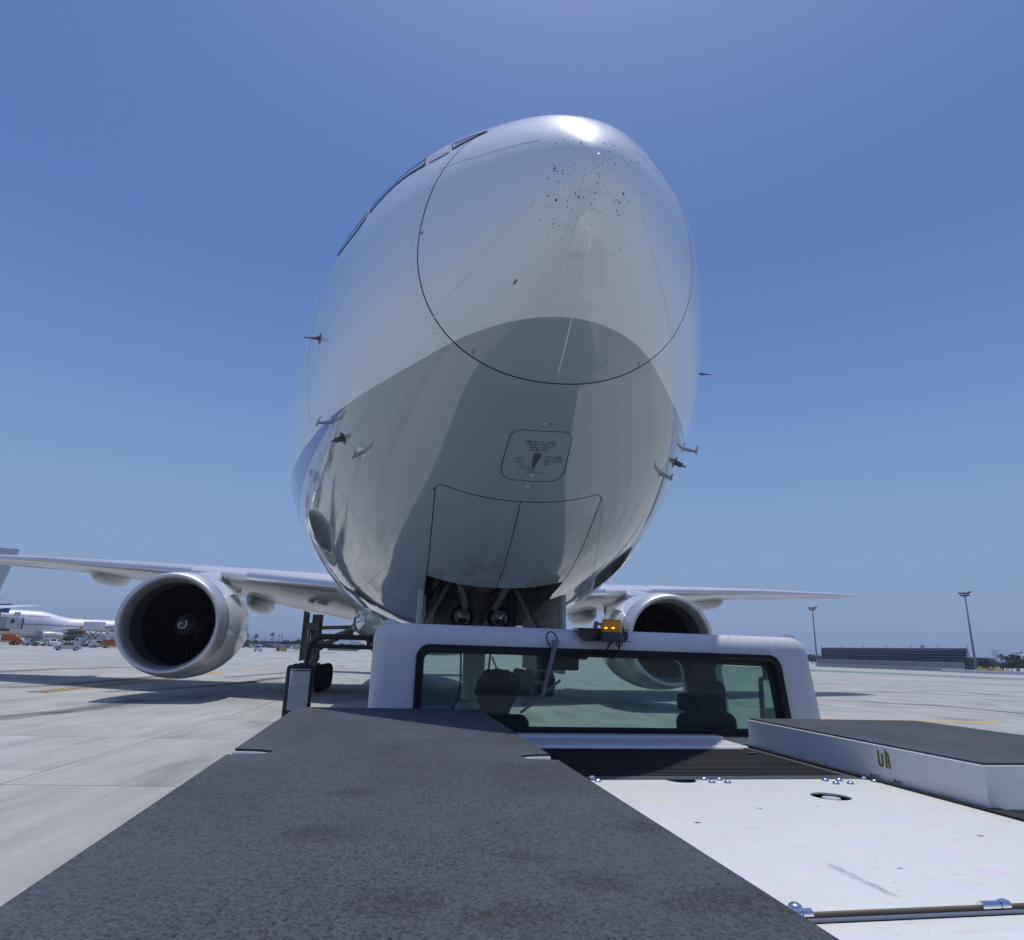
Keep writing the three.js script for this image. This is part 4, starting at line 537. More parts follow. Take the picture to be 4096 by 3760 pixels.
// mirrors on tubular arms
for (const sd of [-1, 1]) {
  const D = 4.75, M = (x) => sd < 0 ? x : 2.36 - x;                // mirrored about the cab centre line
  const g0 = (px, py) => { const q = tAt(px * K, py * K, D); return V(q.x + TX, q.y, 0); };
  const TLx = g0(565, 1307).x, TRx = g0(619, 1308).x, top = g0(590, 1307).y, bot = top - .5;
  const P = (x, y, d = D) => t(M(x), y, d);
  const ay = g0(660, 1252).y, by = g0(660, 1271).y, ax = g0(604, 1300).x, cx = -.06;
  const arm = mesh('mirror_arm', [tube([P(cx, ay), P(ax + .13, ay), P(ax + .06, ay - .008), P(ax + .016, ay - .05), P(ax, ay - .12), P(ax - .005, top - .02)], .018, 50, 12), tube([P(cx, by), P(ax + .06, by), P(ax + .02, by - .004)], .015), rb(.05, .12, .06, .008, M(cx + .0) - TX, (ay + by) / 2, TD - D - .02), rb(.03, .09, .05, .006, M(cx - .045) - TX, (ay + by) / 2, TD - D)], mBlack, tug);
  const mw = TRx - TLx, cxm = (TLx + TRx) / 2;
  const hs = mesh('mirror', rb(mw, .50, .05, .03, 0, 0, 0, 4), mBlack, arm); hs.position.copy(P(cxm, top - .25)); hs.rotation.y = sd * -.16; hs.rotation.x = .03;
  mesh('mirror_glass', rb(mw - .05, .26, .004, .0019, 0, .095, .0245), std(lin(.86, .88, .88), .01, { metalness: 1 }), hs);
  mesh('wide_angle_glass', new THREE.SphereGeometry(.5, 24, 20, PI / 2 - .16, .32, PI / 2 - .13, .26).translate(0, -.145, -.472), std(lin(.86, .88, .88), .01, { metalness: 1 }), hs);
}
console.log('tug');

// driver
function bodyMesh(bones, lo, hi, res, k) {                          // smooth union of tapered capsules, meshed with marching cubes
  const mc = new MarchingCubes(res, new THREE.MeshBasicMaterial(), false, false, 200000); const size = hi.clone().sub(lo), S = Math.max(size.x, size.y, size.z), c = lo.clone().add(hi).multiplyScalar(.5); mc.isolation = 0;
  const h = res / 2;
  for (let z = 0; z < res; z++) for (let y = 0; y < res; y++) for (let x = 0; x < res; x++) {
    const px = c.x + (x - h) / h * S / 2, py = c.y + (y - h) / h * S / 2, pz = c.z + (z - h) / h * S / 2; let acc = 0;
    for (const [a, b, r1, r2] of bones) { const bxx = b.x - a.x, byy = b.y - a.y, bzz = b.z - a.z, L2 = bxx * bxx + byy * byy + bzz * bzz + 1e-9; const q = clamp(((px - a.x) * bxx + (py - a.y) * byy + (pz - a.z) * bzz) / L2, 0, 1); const d = Math.hypot(px - a.x - bxx * q, py - a.y - byy * q, pz - a.z - bzz * q) - lerp(r1, r2, q); acc += Math.exp(-d / k); }
    mc.field[x + y * res + z * res * res] = Math.log(Math.max(acc, 1e-30)) * k;
  }
  mc.update(); const n = mc.count, g = new THREE.BufferGeometry(); const pos = new Float32Array(n * 3), nor = new Float32Array(n * 3);
  for (let i = 0; i < n; i++) { for (let a = 0; a < 3; a++) { pos[3 * i + a] = mc.positionArray[3 * i + a] * S / 2 + [c.x, c.y, c.z][a]; nor[3 * i + a] = mc.normalArray[3 * i + a]; } }
  g.setAttribute('position', new THREE.BufferAttribute(pos, 3)); g.setAttribute('normal', new THREE.BufferAttribute(nor, 3)); g.setAttribute('uv', new THREE.BufferAttribute(new Float32Array(n * 2), 2)); return g;
}
{
  const hp = tug.localToWorld(tAt(1992, 2790, 4.10)); const who = thing('person', 'dark haired person in dark jacket seated at the wheel inside tractor cab', 'person', [hp.x, 1.08, hp.z], TYAW);
  const hy = hp.y - 1.08;                                            // head centre above the seat
  const head = V(0, hy, 0), neck = V(0, hy - .15, .02), chest = V(0, hy - .38, .03), hip = V(0, .05, .05);
  const faceT = -.45;                                                // the head is turned to the right
  const fd = V(-Math.sin(faceT), 0, -Math.cos(faceT)), rt = V(Math.cos(faceT), 0, -Math.sin(faceT));
  const hd = (a, b, c) => head.clone().addScaledVector(rt, a).addScaledVector(V(0, 1, 0), b).addScaledVector(fd, c);
  const bones = [[hd(0, .03, -.01), hd(0, .02, .025), .088, .08], [hd(0, -.045, .045), hd(0, -.075, .06), .058, .05], [hd(0, -.0, .1), hd(0, -.02, .112), .014, .016], [hd(.082, -.01, 0), hd(.082, .02, -.006), .016, .018], [hd(-.082, -.01, 0), hd(-.082, .02, -.006), .016, .018], [head.clone().add(V(0, -.04, .01)), neck, .055, .058]];
  const skin = mesh('body', bodyMesh(bones, V(-.16, hy - .22, -.16), V(.16, hy + .16, .16), 80, .012), std(lin(.16, .09, .065), .6), who);
  for (const e of [-.034, .034]) { const q = hd(e, .012, .094); mesh('eye', new THREE.SphereGeometry(.012, 12, 10).translate(q.x, q.y, q.z), std(lin(.5, .5, .5), .3), skin); }
  const hr = rng(15), hair = [[hd(0, .05, -.03), hd(0, .045, .03), .118, .10], [hd(0, -.02, -.05), hd(0, -.09, -.045), .105, .082]]; for (let i = 0; i < 90; i++) { const a = hr() * 2 * PI, e = hr() * 1.3 - .25; const q = hd(Math.cos(a) * Math.cos(e) * .118, .04 + Math.sin(e) * .122, -.02 + Math.sin(a) * Math.cos(e) * .115); if (q.clone().sub(head).dot(fd) < .06) hair.push([q, q.clone().add(V(0, .004, 0)), .017, .014]); }
  mesh('hair', bodyMesh(hair, V(-.17, hy - .18, -.17), V(.17, hy + .2, .17), 76, .006), std(lin(.012, .010, .009), .9), who);
  const J = [[neck.clone().add(V(0, -.01, 0)), neck.clone().add(V(0, -.05, .01)), .072, .08], [chest.clone().add(V(-.09, .1, 0)), chest.clone().add(V(.09, .1, 0)), .10, .10], [chest, hip, .155, .15]];
  for (const sd of [-1, 1]) { const sh = V(sd * .18, hy - .30, .03), elb = V(sd * .27, hy - .56, -.08), wr = V(sd * .14, hy - .50, -.34); J.push([sh, elb, .062, .05], [elb, wr, .048, .034]); J.push([V(sd * .09, .06, 0), V(sd * .12, .04, -.42), .085, .07], [V(sd * .12, .04, -.42), V(sd * .12, -.36, -.46), .068, .05]); }
  mesh('jacket', bodyMesh(J, V(-.42, -.45, -.6), V(.42, hy - .05, .3), 78, .02), std(lin(.02, .024, .035), .85), who);
  for (const sd of [-1, 1]) { const wr = V(sd * .14, hy - .50, -.35), HB = [[wr, wr.clone().add(V(-sd * .02, -.01, -.07)), .03, .036]]; for (let f = 0; f < 4; f++) { const b = wr.clone().add(V(-sd * .02 + (f - 1.5) * .019, -.005, -.10)), m = b.clone().add(V(0, -.02, -.035 - (f === 1 ? .008 : 0))), e = m.clone().add(V(0, -.03, .005)); HB.push([b, m, .0095, .009], [m, e, .009, .008]); } HB.push([wr.clone().add(V(-sd * .045, -.01, -.04)), wr.clone().add(V(-sd * .07, -.03, -.085)), .012, .0095]); mesh('hand', bodyMesh(HB, wr.clone().add(V(-.12, -.14, -.19)), wr.clone().add(V(.12, .08, .05)), 56, .004), std(lin(.16, .09, .065), .6), skin); }
}
// towbar between tractor and nose gear
{
  const a = tug.localToWorld(t(1.17, .75, 5.25)), b = plane.localToWorld(V(0, .62, -5.6)); const m = a.clone().lerp(b, .5), o = thing('towbar', 'pale steel towbar linking the pushback tractor to the nose gear', 'towbar', [m.x, 0, m.z], 0);
  const A = a.sub(o.position), B = b.sub(o.position); mesh('tube', rod(A, B, .07), std(lin(.5, .5, .48), .5), o); mesh('hitch', [disc(.09, .06, 'y', A), rod(A.clone().add(V(0, -.12, 0)), A.clone().add(V(0, .1, 0)), .03)], mGunmetal, o); mesh('head', rb(.42, .2, .25, .03, B.x, B.y, B.z), mGunmetal, o);
  for (const sd of [-1, 1]) { const c = A.clone().lerp(B, .6).add(V(sd * .3, 0, 0)); c.y = .2; mesh('wheel', new THREE.TorusGeometry(.14, .06, 10, 20).rotateY(PI / 2).translate(c.x, c.y, c.z), mRubber, o); } const c = A.clone().lerp(B, .6); mesh('axle', [rod(V(c.x - .3, .2, c.z), V(c.x + .3, .2, c.z), .03), rod(V(c.x, .2, c.z), V(c.x, c.y, c.z), .04)], mGunmetal, o);
}
console.log('driver');

// ------------------------------------------------------------------ background
const azOf = (px) => { const d = ray(px, 2572 + (px - 700) * .0303); return Math.atan2(d.x, -d.z); };
const spot = (px, dist) => { const a = azOf(px); return [Math.sin(a) * dist, 0, -Math.cos(a) * dist]; };
const facing = (px, extra = 0) => -azOf(px) + extra;               // local +x runs to the right as seen from the camera
const hOf = (px, py, dist) => { const d = ray(px, py); return CAM.H + d.y / Math.hypot(d.x, d.z) * dist; };
const mJet = phys(lin(.70, .71, .73), .4, { clearcoat: .8, clearcoatRoughness: .1 }), mJetGrey = phys(lin(.40, .42, .45), .4, { clearcoat: .5, clearcoatRoughness: .15 });
const mPaneFar = std(lin(.03, .035, .045), .2), mWhiteV = phys(lin(.62, .63, .64), .4, { clearcoat: .6, clearcoatRoughness: .1 }), mSilver = phys(lin(.42, .43, .45), .35, { clearcoat: 1, clearcoatRoughness: .05, metalness: .3 }), mOrangeV = phys(lin(.42, .10, .025), .5), mLime = std(lin(.35, .60, .06), .7), mYel = std(lin(.60, .42, .04), .6), mDarkV = std(lin(.05, .055, .06), .6), mRedV = phys(lin(.22, .03, .03), .5), mBlueV = phys(lin(.03, .13, .45), .45);

function aeroSurface(root, tip, cr, ct, thick, vertical) {          // root/tip leading-edge points, chords along +x
  return gridGeo(6, 24, (u, v) => { const q = v < .5 ? 1 - v * 2 : v * 2 - 1, up = v < .5, x = q * q, c = lerp(cr, ct, u), h = thick * 5 * (.2969 * Math.sqrt(x) - .126 * x - .3516 * x * x + .2843 * x ** 3 - .1015 * x ** 4) * c; const p = root.clone().lerp(tip, u); p.x += c * x; if (vertical) p.z += up ? h : -h; else p.y += up ? h : -h; return { p }; });
}
function hull(len, secs) {                                           // secs(q) -> [top, bottom, half width]
  return gridGeo(40, 90, (u, v) => { const q = v * len, [T, B, W] = secs(q), a = u * 2 * PI; return { p: V(q, (T + B) / 2 + (T - B) / 2 * Math.cos(a), W * Math.sin(a)) }; });
}
function jetEngine(parent, x, y, z, r, len, chev) {
  const e = mesh('engine', lathe([[r * .72, len * .12], [r * .78, .06], [r * .86, 0], [r * .95, .15], [r, len * .3], [r * .97, len * .6], [r * .80, len]], 32, 'y').rotateZ(-PI / 2).translate(x, y, z), mJetGrey, parent);
  mesh('fan', disc(r * .74, .05, 'x', V(x + len * .14, y, z)), mBlack, e);
  mesh('core_exhaust', lathe([[r * .6, len * .9], [r * .5, len * 1.2], [.05, len * 1.35]], 20, 'y').rotateZ(-PI / 2).translate(x, y, z), mGunmetal, e);
  if (chev) mesh('chevron_nozzle', Array.from({ length: 16 }, (_, k) => { const a = k / 16 * 2 * PI; return new THREE.ConeGeometry(.16, .5, 3).rotateZ(-PI / 2).translate(x + len + .15, y + Math.cos(a) * r * .8, z + Math.sin(a) * r * .8); }), mSilver, e);
  mesh('pylon', bx(len * .9, .7, .25, x + len * .75, y + r * 1.05, z), mJet, e);
}
{ // four-engine jumbo at the stand
  const j = thing('jumbo_jet', 'white four-engine jumbo jet with upper deck hump parked at the boarding bridge', 'airplane', spot(258, 255), facing(258, .20));
  const X = (q) => q - 32;
  const f = mesh('fuselage', hull(70, (q) => { const n = clamp(q / 7, 0, 1), k = Math.sqrt(Math.max(0, 1 - (1 - n) ** 2.2)); const st = (a, b, x) => { const s = clamp((x - a) / (b - a), 0, 1); return s * s * (3 - 2 * s); }; let T = 5.2 + (3.25 + 1.75 * (1 - st(23, 33, q)) * st(2, 7, q)) * k, B = 5.2 - 3.25 * k, W = 3.25 * k; const u = clamp((q - 48) / 22, 0, 1); B += 4.6 * u ** 1.5; T -= .9 * u * u; W *= 1 - .9 * u ** 1.7; return [T, B, Math.max(.02, W)]; }).translate(-32, 0, 0), mJet, j);
  mesh('belly', hull(26, (q) => { const k = Math.sin(PI * clamp(q / 26, .02, .98)) ** .5; return [3.0, 3.0 - 1.5 * k, 3.3 * k]; }).translate(X(20), 0, 0), mJetGrey, j);
  const wg = new THREE.BoxGeometry(.24, .38, .1), row = (q0, q1, step, y, gaps = []) => { for (let q = q0; q < q1; q += step) { if (gaps.some(g => q > g[0] && q < g[1])) continue; const w = mesh('cabin_window', wg, mPaneFar, f); const hump = 1.75 * (1 - clamp((q - 23) / 10, 0, 1) ** 2 * (3 - 2 * clamp((q - 23) / 10, 0, 1))), T = 8.45 + hump, c0 = (T + 1.95) / 2; w.position.set(X(q), y, 3.25 * Math.sqrt(Math.max(.05, 1 - ((y - c0) / (T - c0)) ** 2)) + .01); } };
  row(12.5, 27, .56, 8.35, [[19.8, 20.6]]); row(13, 30, .56, 5.95, [[14.5, 16.5], [21, 21.8]]); row(31, 36, .56, 5.95); row(43, 56, .56, 5.95, [[46.5, 48]]);
  for (const sg of [1, -1]) {
    const w = mesh('wing', aeroSurface(V(X(23.5), 3.9, sg * 3), V(X(46), 7.2, sg * 31), 14, 4, .11), mJetGrey, j);
    mesh('raked_tip', aeroSurface(V(X(46), 7.2, sg * 31), V(X(51), 7.7, sg * 34), 4, .8, .09), mJetGrey, w);
    for (const z of [8, 14, 20]) mesh('flap_fairing', new THREE.SphereGeometry(1, 16, 10).scale(2.6, .45, .35).translate(X(36 + z * .42), 3.6 + z * .1, sg * z), mJetGrey, w);
    jetEngine(w, X(23.6), 2.55, sg * 11.7, 1.62, 5.3, true); jetEngine(w, X(32.5), 3.2, sg * 20.8, 1.62, 5.3, true);
    mesh('tailplane', aeroSurface(V(X(60), 7.2, sg * .8), V(X(69), 8.9, sg * 11), 8, 2.5, .09), mJetGrey, j);
    for (const [q, z] of [[33, 1.9], [36.2, 5.5]]) { const g = mesh('landing_gear', rod(V(X(q), 3.5, sg * z), V(X(q), .6, sg * z), .2), mGear, j); for (const dx of [-.75, .75]) for (const dz of [-.5, .5]) mesh('wheel', disc(.62, .4, 'z', V(X(q) + dx, .62, sg * z + dz), 16), mRubber, g); }
  }
  mesh('fin', aeroSurface(V(X(55.5), 8.2, 0), V(X(65), 19.2, 0), 11, 4, .09, true), mJet, j);
  mesh('roof_antenna', new THREE.SphereGeometry(1, 20, 10).scale(1.5, .45, .7).translate(X(37.2), 8.42, 0), mGunmetal, f);
  const ng = mesh('nose_gear', rod(V(X(7.9), 2.4, 0), V(X(7.9), .5, 0), .15), mGear, j); for (const z of [-.45, .45]) mesh('wheel', disc(.6, .35, 'z', V(X(7.9), .6, z), 16), mRubber, ng);
}
// two plain twin jets, mostly out of frame: tail at one side, wing tip at the other
function twinJet(label, pos, turn) {
  const j = thing('twin_jet', label, 'airplane', pos, turn);
  mesh('fuselage', hull(62, (q) => { const k = Math.sqrt(Math.max(0, 1 - (1 - clamp(q / 7, 0, 1)) ** 2.2)); let T = 5.6 + 3.1 * k, B = 5.6 - 3.1 * k, W = 3.1 * k; const u = clamp((q - 42) / 20, 0, 1); B += 4.6 * u ** 1.5; T -= .8 * u * u; W *= 1 - .92 * u ** 1.7; return [T, B, Math.max(.02, W)]; }).translate(-67, 0, 0), mJet, j);
  for (const sg of [1, -1]) { const w = mesh('wing', aeroSurface(V(-37, 4.0, sg * 2.8), V(-19, 6.9, sg * 30.4), 14, 2.4, .1), mJet, j); jetEngine(w, -38, 2.7, sg * 9.6, 1.9, 5.5); mesh('tailplane', aeroSurface(V(-8.2, 7.2, sg * .8), V(.2, 8.5, sg * 10.7), 6.5, 2.2, .08), mJet, j); const g = mesh('landing_gear', rod(V(-27, 3.5, sg * 5.4), V(-27, .6, sg * 5.4), .25), mGear, j); for (const dx of [-1.4, 0, 1.4]) mesh('wheel', disc(.63, 1.4, 'z', V(-27 + dx, .63, sg * 5.4), 16), mRubber, g); }
  mesh('fin', aeroSurface(V(-11.5, 8.3, 0), V(-3.6, 18.5, 0), 9.2, 3.4, .08, true), mJetGrey, j);
  const ng = mesh('nose_gear', rod(V(-52, 2.6, 0), V(-52, .5, 0), .15), mGear, j); mesh('wheel', disc(.5, .9, 'z', V(-52, .5, 0), 16), mRubber, ng);
}
twinJet('white twin jet with pale grey tail fin beyond the boarding bridge', spot(2, 158), facing(2, -.30));
twinJet('white twin jet standing past the low white wall beyond the tall light mast', spot(4500, 300), facing(4500, -PI / 2));
// boarding bridge
{
  const d = 243, b = thing('boarding_bridge', 'grey boarding bridge with blue canopy docked at the jumbo jet', 'jet bridge', spot(30, d), facing(30));
  const m1 = std(lin(.34, .35, .37), .6), m2 = std(lin(.50, .51, .53), .6);
  const tunnel = mesh('tunnel', bx(30, 3.3, 3, -16, 6.1, 0), m1, b); for (let k = 0; k < 14; k++) mesh('panel_rib', bx(.12, 3.2, .08, -2.2 - k * 2, 6.1, 1.54), m2, tunnel);
  mesh('cab', bx(2.5, 3.4, 3.2, .3, 6.05, .1), m2, b); mesh('cab_window', bx(.9, 1.1, .06, .3, 6.5, 1.74), mPaneFar, b);
  for (let k = 0; k < 3; k++) mesh('bellows', rb(.35, 3.3, 3, .08, 1.85 + k * .45, 5.95, .1), k === 2 ? mDarkV : m2, b);
  mesh('service_stair', [bx(2.2, .1, .8, -2.5, 4.3, 1.9), bx(.1, 4.6, .8, -3.6, 2.2, 1.9, 0, 0, -.3)], mYel, b);
  const leg = mesh('lift_column', [bx(.5, 4.6, .5, -4.5, 2.3, -.8), bx(.5, 4.6, .5, -4.5, 2.3, .8)], m1, b); for (const z of [-.8, .8]) mesh('wheel', disc(.55, .4, 'z', V(-4.5, .55, z), 16), mRubber, leg);
  const can = mesh('canopy', [bx(7, 2.1, 3.2, -4.4, 9.9, .3), bx(7.6, .25, 3.8, -4.3, 11.05, .3, 0, 0, .05)], mBlueV, b); mesh('fan_grille', disc(.65, .1, 'z', V(-2.4, 9.8, 1.95)), mDarkV, can); mesh('canopy_post', bx(.3, 1.4, .3, -3, 8.2, 0), m1, can); mesh('light_box', bx(1.6, 1.2, 1, 1, 8.6, .4), m2, can);
  mesh('base_rail', bx(12, .8, 1, -6, 4.1, .8), mDarkV, b);
}
// vehicles
function wheels(o, list, r, w) { for (const [x, z] of list) { const t = mesh('wheel', disc(r, w, 'z', V(x, r, z), 18), mRubber, o); mesh('hub', disc(r * .5, w + .03, 'z', V(x, r, z), 14), mSteel, t); } }
function bodyShape(pts, width, mat, name, o, r = .06) { const s = new THREE.Shape(); pts.forEach((p, i) => s[i ? 'lineTo' : 'moveTo'](p[0], p[1])); s.closePath(); return mesh(name, new THREE.ExtrudeGeometry(s, { depth: width - 2 * r, bevelEnabled: true, bevelSize: r, bevelThickness: r, bevelSegments: 2 }).translate(0, 0, -width / 2 + r), mat, o); }
function car(label, px, dist, turn, mat) {
  const o = thing('parked_car', label, 'car', spot(px, dist), facing(px, turn), 'vehicles round the jumbo jet');
  const b = bodyShape([[-2.1, .32], [2.15, .32], [2.15, .8], [1.9, .92], [1.1, .98], [.4, 1.36], [-.75, 1.38], [-1.35, 1.0], [-2.1, .82]], 1.78, mat, 'body', o);
  bodyShape([[-1.2, 1.02], [.98, 1.0], [.38, 1.3], [-.7, 1.32]], 1.70, mPaneFar, 'side_glass', b, .02).scale.z = 1.055;
  mesh('windshield', bx(.7, .03, 1.4, .76, 1.19, 0, 0, 0, -.5), mPaneFar, b);
  for (const z of [-.65, .65]) { mesh('headlight', rb(.06, .14, .34, .02, 2.18, .72, z), mChrome, b); mesh('tail_light', rb(.06, .14, .3, .02, -2.14, .74, z), mRedV, b); }
  wheels(o, [[-1.35, .8], [1.35, .8], [-1.35, -.8], [1.35, -.8]], .33, .22); return o;
}
function van(label, px, dist, turn, mat, o2 = {}) {
  const o = thing('van', label, 'van', spot(px, dist), facing(px, turn), 'vehicles round the jumbo jet');
  const b = bodyShape([[-2.4, .4], [2.4, .4], [2.45, 1.0], [1.75, 1.22], [1.15, 1.95], [-2.3, 2.0], [-2.4, 1.6]], 1.9, mat, 'body', o);
  for (const z of [-.96, .96]) { mesh('door_glass', bx(.75, .5, .03, .85, 1.52, z), mPaneFar, b); mesh('side_glass', bx(1.1, .5, .03, -.6, 1.55, z), mPaneFar, b); }
  mesh('windshield', bx(.03, .9, 1.5, 1.5, 1.6, 0, 0, 0, .68), mPaneFar, b); mesh('rear_glass', bx(.03, .55, 1.4, -2.45, 1.5, 0), mPaneFar, b);
  if (o2.logo) for (const z of [-.975, .975]) mesh('door_emblem', disc(.28, .02, 'z', V(.2, 1.0, z)), mBlueV, b);
  wheels(o, [[-1.5, .85], [1.5, .85], [-1.5, -.85], [1.5, -.85]], .36, .24); return o;
}
function truck(name, label, category, px, dist, turn, build) {
  const o = thing(name, label, category, spot(px, dist), facing(px, turn), 'vehicles round the jumbo jet');
  const cab = bodyShape([[1.6, .55], [3.4, .55], [3.45, 1.5], [3.2, 2.45], [1.6, 2.5]], 2.1, mWhiteV, 'cab', o);
  mesh('windshield', bx(.04, .85, 1.85, 3.36, 1.95, 0, 0, 0, .2), mPaneFar, cab); for (const z of [-1.07, 1.07]) mesh('door_glass', bx(.85, .65, .03, 2.6, 1.95, z), mPaneFar, cab); mesh('bumper', rb(.2, .35, 2.1, .05, 3.5, .6, 0), mDarkV, cab);
  mesh('frame', bx(6.6, .25, .9, 0, .75, 0), mDarkV, o); wheels(o, [[-2.2, .9], [2.5, .9], [-2.2, -.9], [2.5, -.9]], .45, .3); build(o); return o;
}
truck('service_truck', 'white cab truck with orange machinery on its bed near the boarding bridge', 'truck', 22, 228, PI + .5, (o) => { mesh('machinery_box', rb(3.2, 1.9, 2.1, .1, -.3, 1.95, 0), mOrangeV, o); mesh('tank', disc(.75, 2.2, 'x', V(-2.1, 1.9, 0)), mOrangeV, o); mesh('rear_deck', rb(1.4, 1.0, 2.2, .08, -2.8, 1.2, 0), mOrangeV, o); mesh('guard_rail', [bx(.06, 1.2, .06, -1.2, 3.2, .9), bx(2.6, .06, .06, 0, 3.3, .9)], mYel, o); });
car('silver saloon car parked between the orange truck and baggage tug', 87, 230, PI - .55, mSilver);
{ // baggage tug with worker
  const o = thing('baggage_tug', 'white open baggage tug parked under the jumbo jet engine', 'tug', spot(132, 224), facing(132, .2), 'vehicles round the jumbo jet');
  mesh('body', [rb(3.2, .8, 1.5, .1, 0, .75, 0), rb(1.0, .6, 1.4, .08, -1.2, 1.3, 0)], mWhiteV, o); mesh('seat', rb(.6, .7, 1.1, .06, .1, 1.35, 0), mBlueV, o); mesh('canopy', [bx(2.0, .1, 1.5, -.6, 2.35, 0), bx(.08, 1.2, .08, -1.5, 1.75, .65), bx(.08, 1.2, .08, .3, 1.75, .65), bx(.08, 1.2, .08, -1.5, 1.75, -.65), bx(.08, 1.2, .08, .3, 1.75, -.65)], mDarkV, o); wheels(o, [[-1.0, .7], [1.0, .7], [-1.0, -.7], [1.0, -.7]], .36, .25);
  const dl = thing('baggage_dolly', 'flat dark baggage dolly behind the white baggage tug', 'dolly', spot(156, 222), facing(158, .1), 'vehicles round the jumbo jet'); mesh('deck', bx(3.0, .16, 1.6, 0, .55, 0), mDarkV, dl); mesh('end_rail', [bx(.06, .7, 1.5, -1.45, 1.0, 0), bx(.06, .7, 1.5, 1.45, 1.0, 0)], mGunmetal, dl); mesh('drawbar', bx(.9, .06, .06, -1.9, .4, 0), mGunmetal, dl); wheels(dl, [[-1.1, .7], [1.1, .7], [-1.1, -.7], [1.1, -.7]], .25, .2);
}
function worker(label, px, dist, y0 = 0) {
  const o = thing('person', label, 'person', [spot(px, dist)[0], y0, spot(px, dist)[2]], facing(px), 'ground crew by the jumbo jet');
  const B = [[V(0, 1.62, 0), V(0, 1.66, .01), .105, .10], [V(0, 1.5, 0), V(0, 1.42, 0), .06, .07], [V(-.12, 1.38, 0), V(.12, 1.38, 0), .1, .1], [V(0, 1.3, 0), V(0, 1.0, 0), .16, .15]];
  for (const s of [-1, 1]) B.push([V(s * .2, 1.38, 0), V(s * .26, 1.1, .02), .06, .05], [V(s * .26, 1.1, .02), V(s * .24, .86, .1), .048, .036], [V(s * .24, .86, .1), V(s * .235, .76, .13), .04, .03], [V(s * .09, .95, 0), V(s * .1, .5, .02), .09, .065], [V(s * .1, .5, .02), V(s * .1, .08, 0), .062, .045], [V(s * .1, .05, 0), V(s * .1, .04, .16), .05, .04]);
  mesh('body', bodyMesh(B, V(-.45, -.02, -.3), V(.45, 1.8, .35), 56, .015), std(lin(.03, .04, .09), .8), o);
  mesh('safety_vest', bodyMesh([[V(-.13, 1.38, 0), V(.13, 1.38, 0), .115, .115], [V(0, 1.3, 0), V(0, 1.02, 0), .185, .175]], V(-.4, .7, -.4), V(.4, 1.6, .4), 36, .02), mLime, o);
}
worker('ground worker in lime safety vest standing beside the baggage tug', 143, 221); worker('ground worker in lime safety vest standing behind the white emblem van', 418, 220);
van('plain white van parked nose-out under the jumbo jet wing', 205, 228, -1.2, mWhiteV);
car('silver car driving across the open apron', 275, 150, .15, mSilver);
truck('catering_truck', 'white catering truck with its box body raised on scissor lift against the jumbo jet', 'truck', 352, 222, PI - .8, (o) => {
  mesh('box_body', rb(5.2, 2.5, 2.3, .05, -1.2, 5.65, 0), mWhiteV, o); mesh('box_floor', bx(6.0, .2, 2.5, -1.2, 4.35, 0), mOrangeV, o); mesh('box_door', bx(.05, 2.1, 1.9, -3.83, 5.6, 0), mJet, o); mesh('box_emblem', bx(.5, .8, .03, -.6, 5.8, 1.17, 0, 0, .4), mBlueV, o);
  for (const z of [-.85, .85]) { mesh('scissor_arm', rod(V(-3.4, .95, z), V(1.0, 4.3, z), .14), mGunmetal, o); mesh('scissor_arm', rod(V(1.0, .95, z), V(-3.4, 4.3, z), .14), mGunmetal, o); } mesh('base_frame', bx(5.0, .3, 2.2, -1.2, .95, 0), mWhiteV, o); mesh('platform_rail', [bx(1.0, .08, 2.2, 2.0, 4.4, 0), bx(.06, 1.0, 2.2, 2.5, 4.9, 0)], mYel, o);
});
van('white van with round blue door emblem beside the catering truck', 402, 216, .3, mWhiteV, { logo: true });
{ const o = thing('container_loader', 'orange and yellow container loader parked beyond the emblem van', 'loader', spot(468, 214), facing(468, .1), 'vehicles round the jumbo jet'); mesh('deck', rb(6.5, 1.3, 2.6, .06, 0, 1.5, 0), mOrangeV, o); mesh('chassis', bx(6.6, .5, 2.4, 0, .6, 0), mYel, o); mesh('rail', [bx(6.4, .06, .06, 0, 2.9, 1.2), ...[-3, -1, 1, 3].map(x => bx(.06, .8, .06, x, 2.5, 1.2))], mYel, o); mesh('control_booth', rb(1.2, 1.6, 1, .05, -2.4, 2.9, .6), mWhiteV, o); wheels(o, [[-2.3, 1.2], [2.3, 1.2], [-2.3, -1.2], [2.3, -1.2]], .42, .3); }
{ const o = thing('boarding_steps', 'yellow railed maintenance steps standing by the jumbo jet engine', 'steps', spot(180, 232), facing(180), 'vehicles round the jumbo jet'); for (let k = 0; k < 7; k++) mesh('tread', bx(.3, .05, 1.1, -1 + k * .3, .5 + k * .4, 0), mGunmetal, o); mesh('platform', bx(1.4, .08, 1.2, 1.6, 3.3, 0), mGunmetal, o); mesh('handrail', [rod(V(-1, 1.5, .55), V(.9, 4.3, .55), .04), rod(V(.9, 4.3, .55), V(2.3, 4.3, .55), .04), rod(V(2.3, 3.3, .55), V(2.3, 4.3, .55), .04), rod(V(-1, 1.5, -.55), V(.9, 4.3, -.55), .04), rod(V(.9, 4.3, -.55), V(2.3, 4.3, -.55), .04)], mYel, o); mesh('frame', [rod(V(2.2, 0, .5), V(2.2, 3.3, .5), .06), rod(V(2.2, 0, -.5), V(2.2, 3.3, -.5), .06), rod(V(.9, .2, .5), V(.9, 3.3, .5), .06), bx(3.4, .15, 1, .6, .3, 0)], mYel, o); }
van('white van driving away beyond the engine toward the taxiway sign', 1034, 228, 1.45, mWhiteV);
truck('fire_truck', 'dark red truck parked before the far airport buildings', 'truck', 985, 420, .3, (o) => mesh('body', rb(5, 1.9, 2.2, .1, -1, 2, 0), mRedV, o));
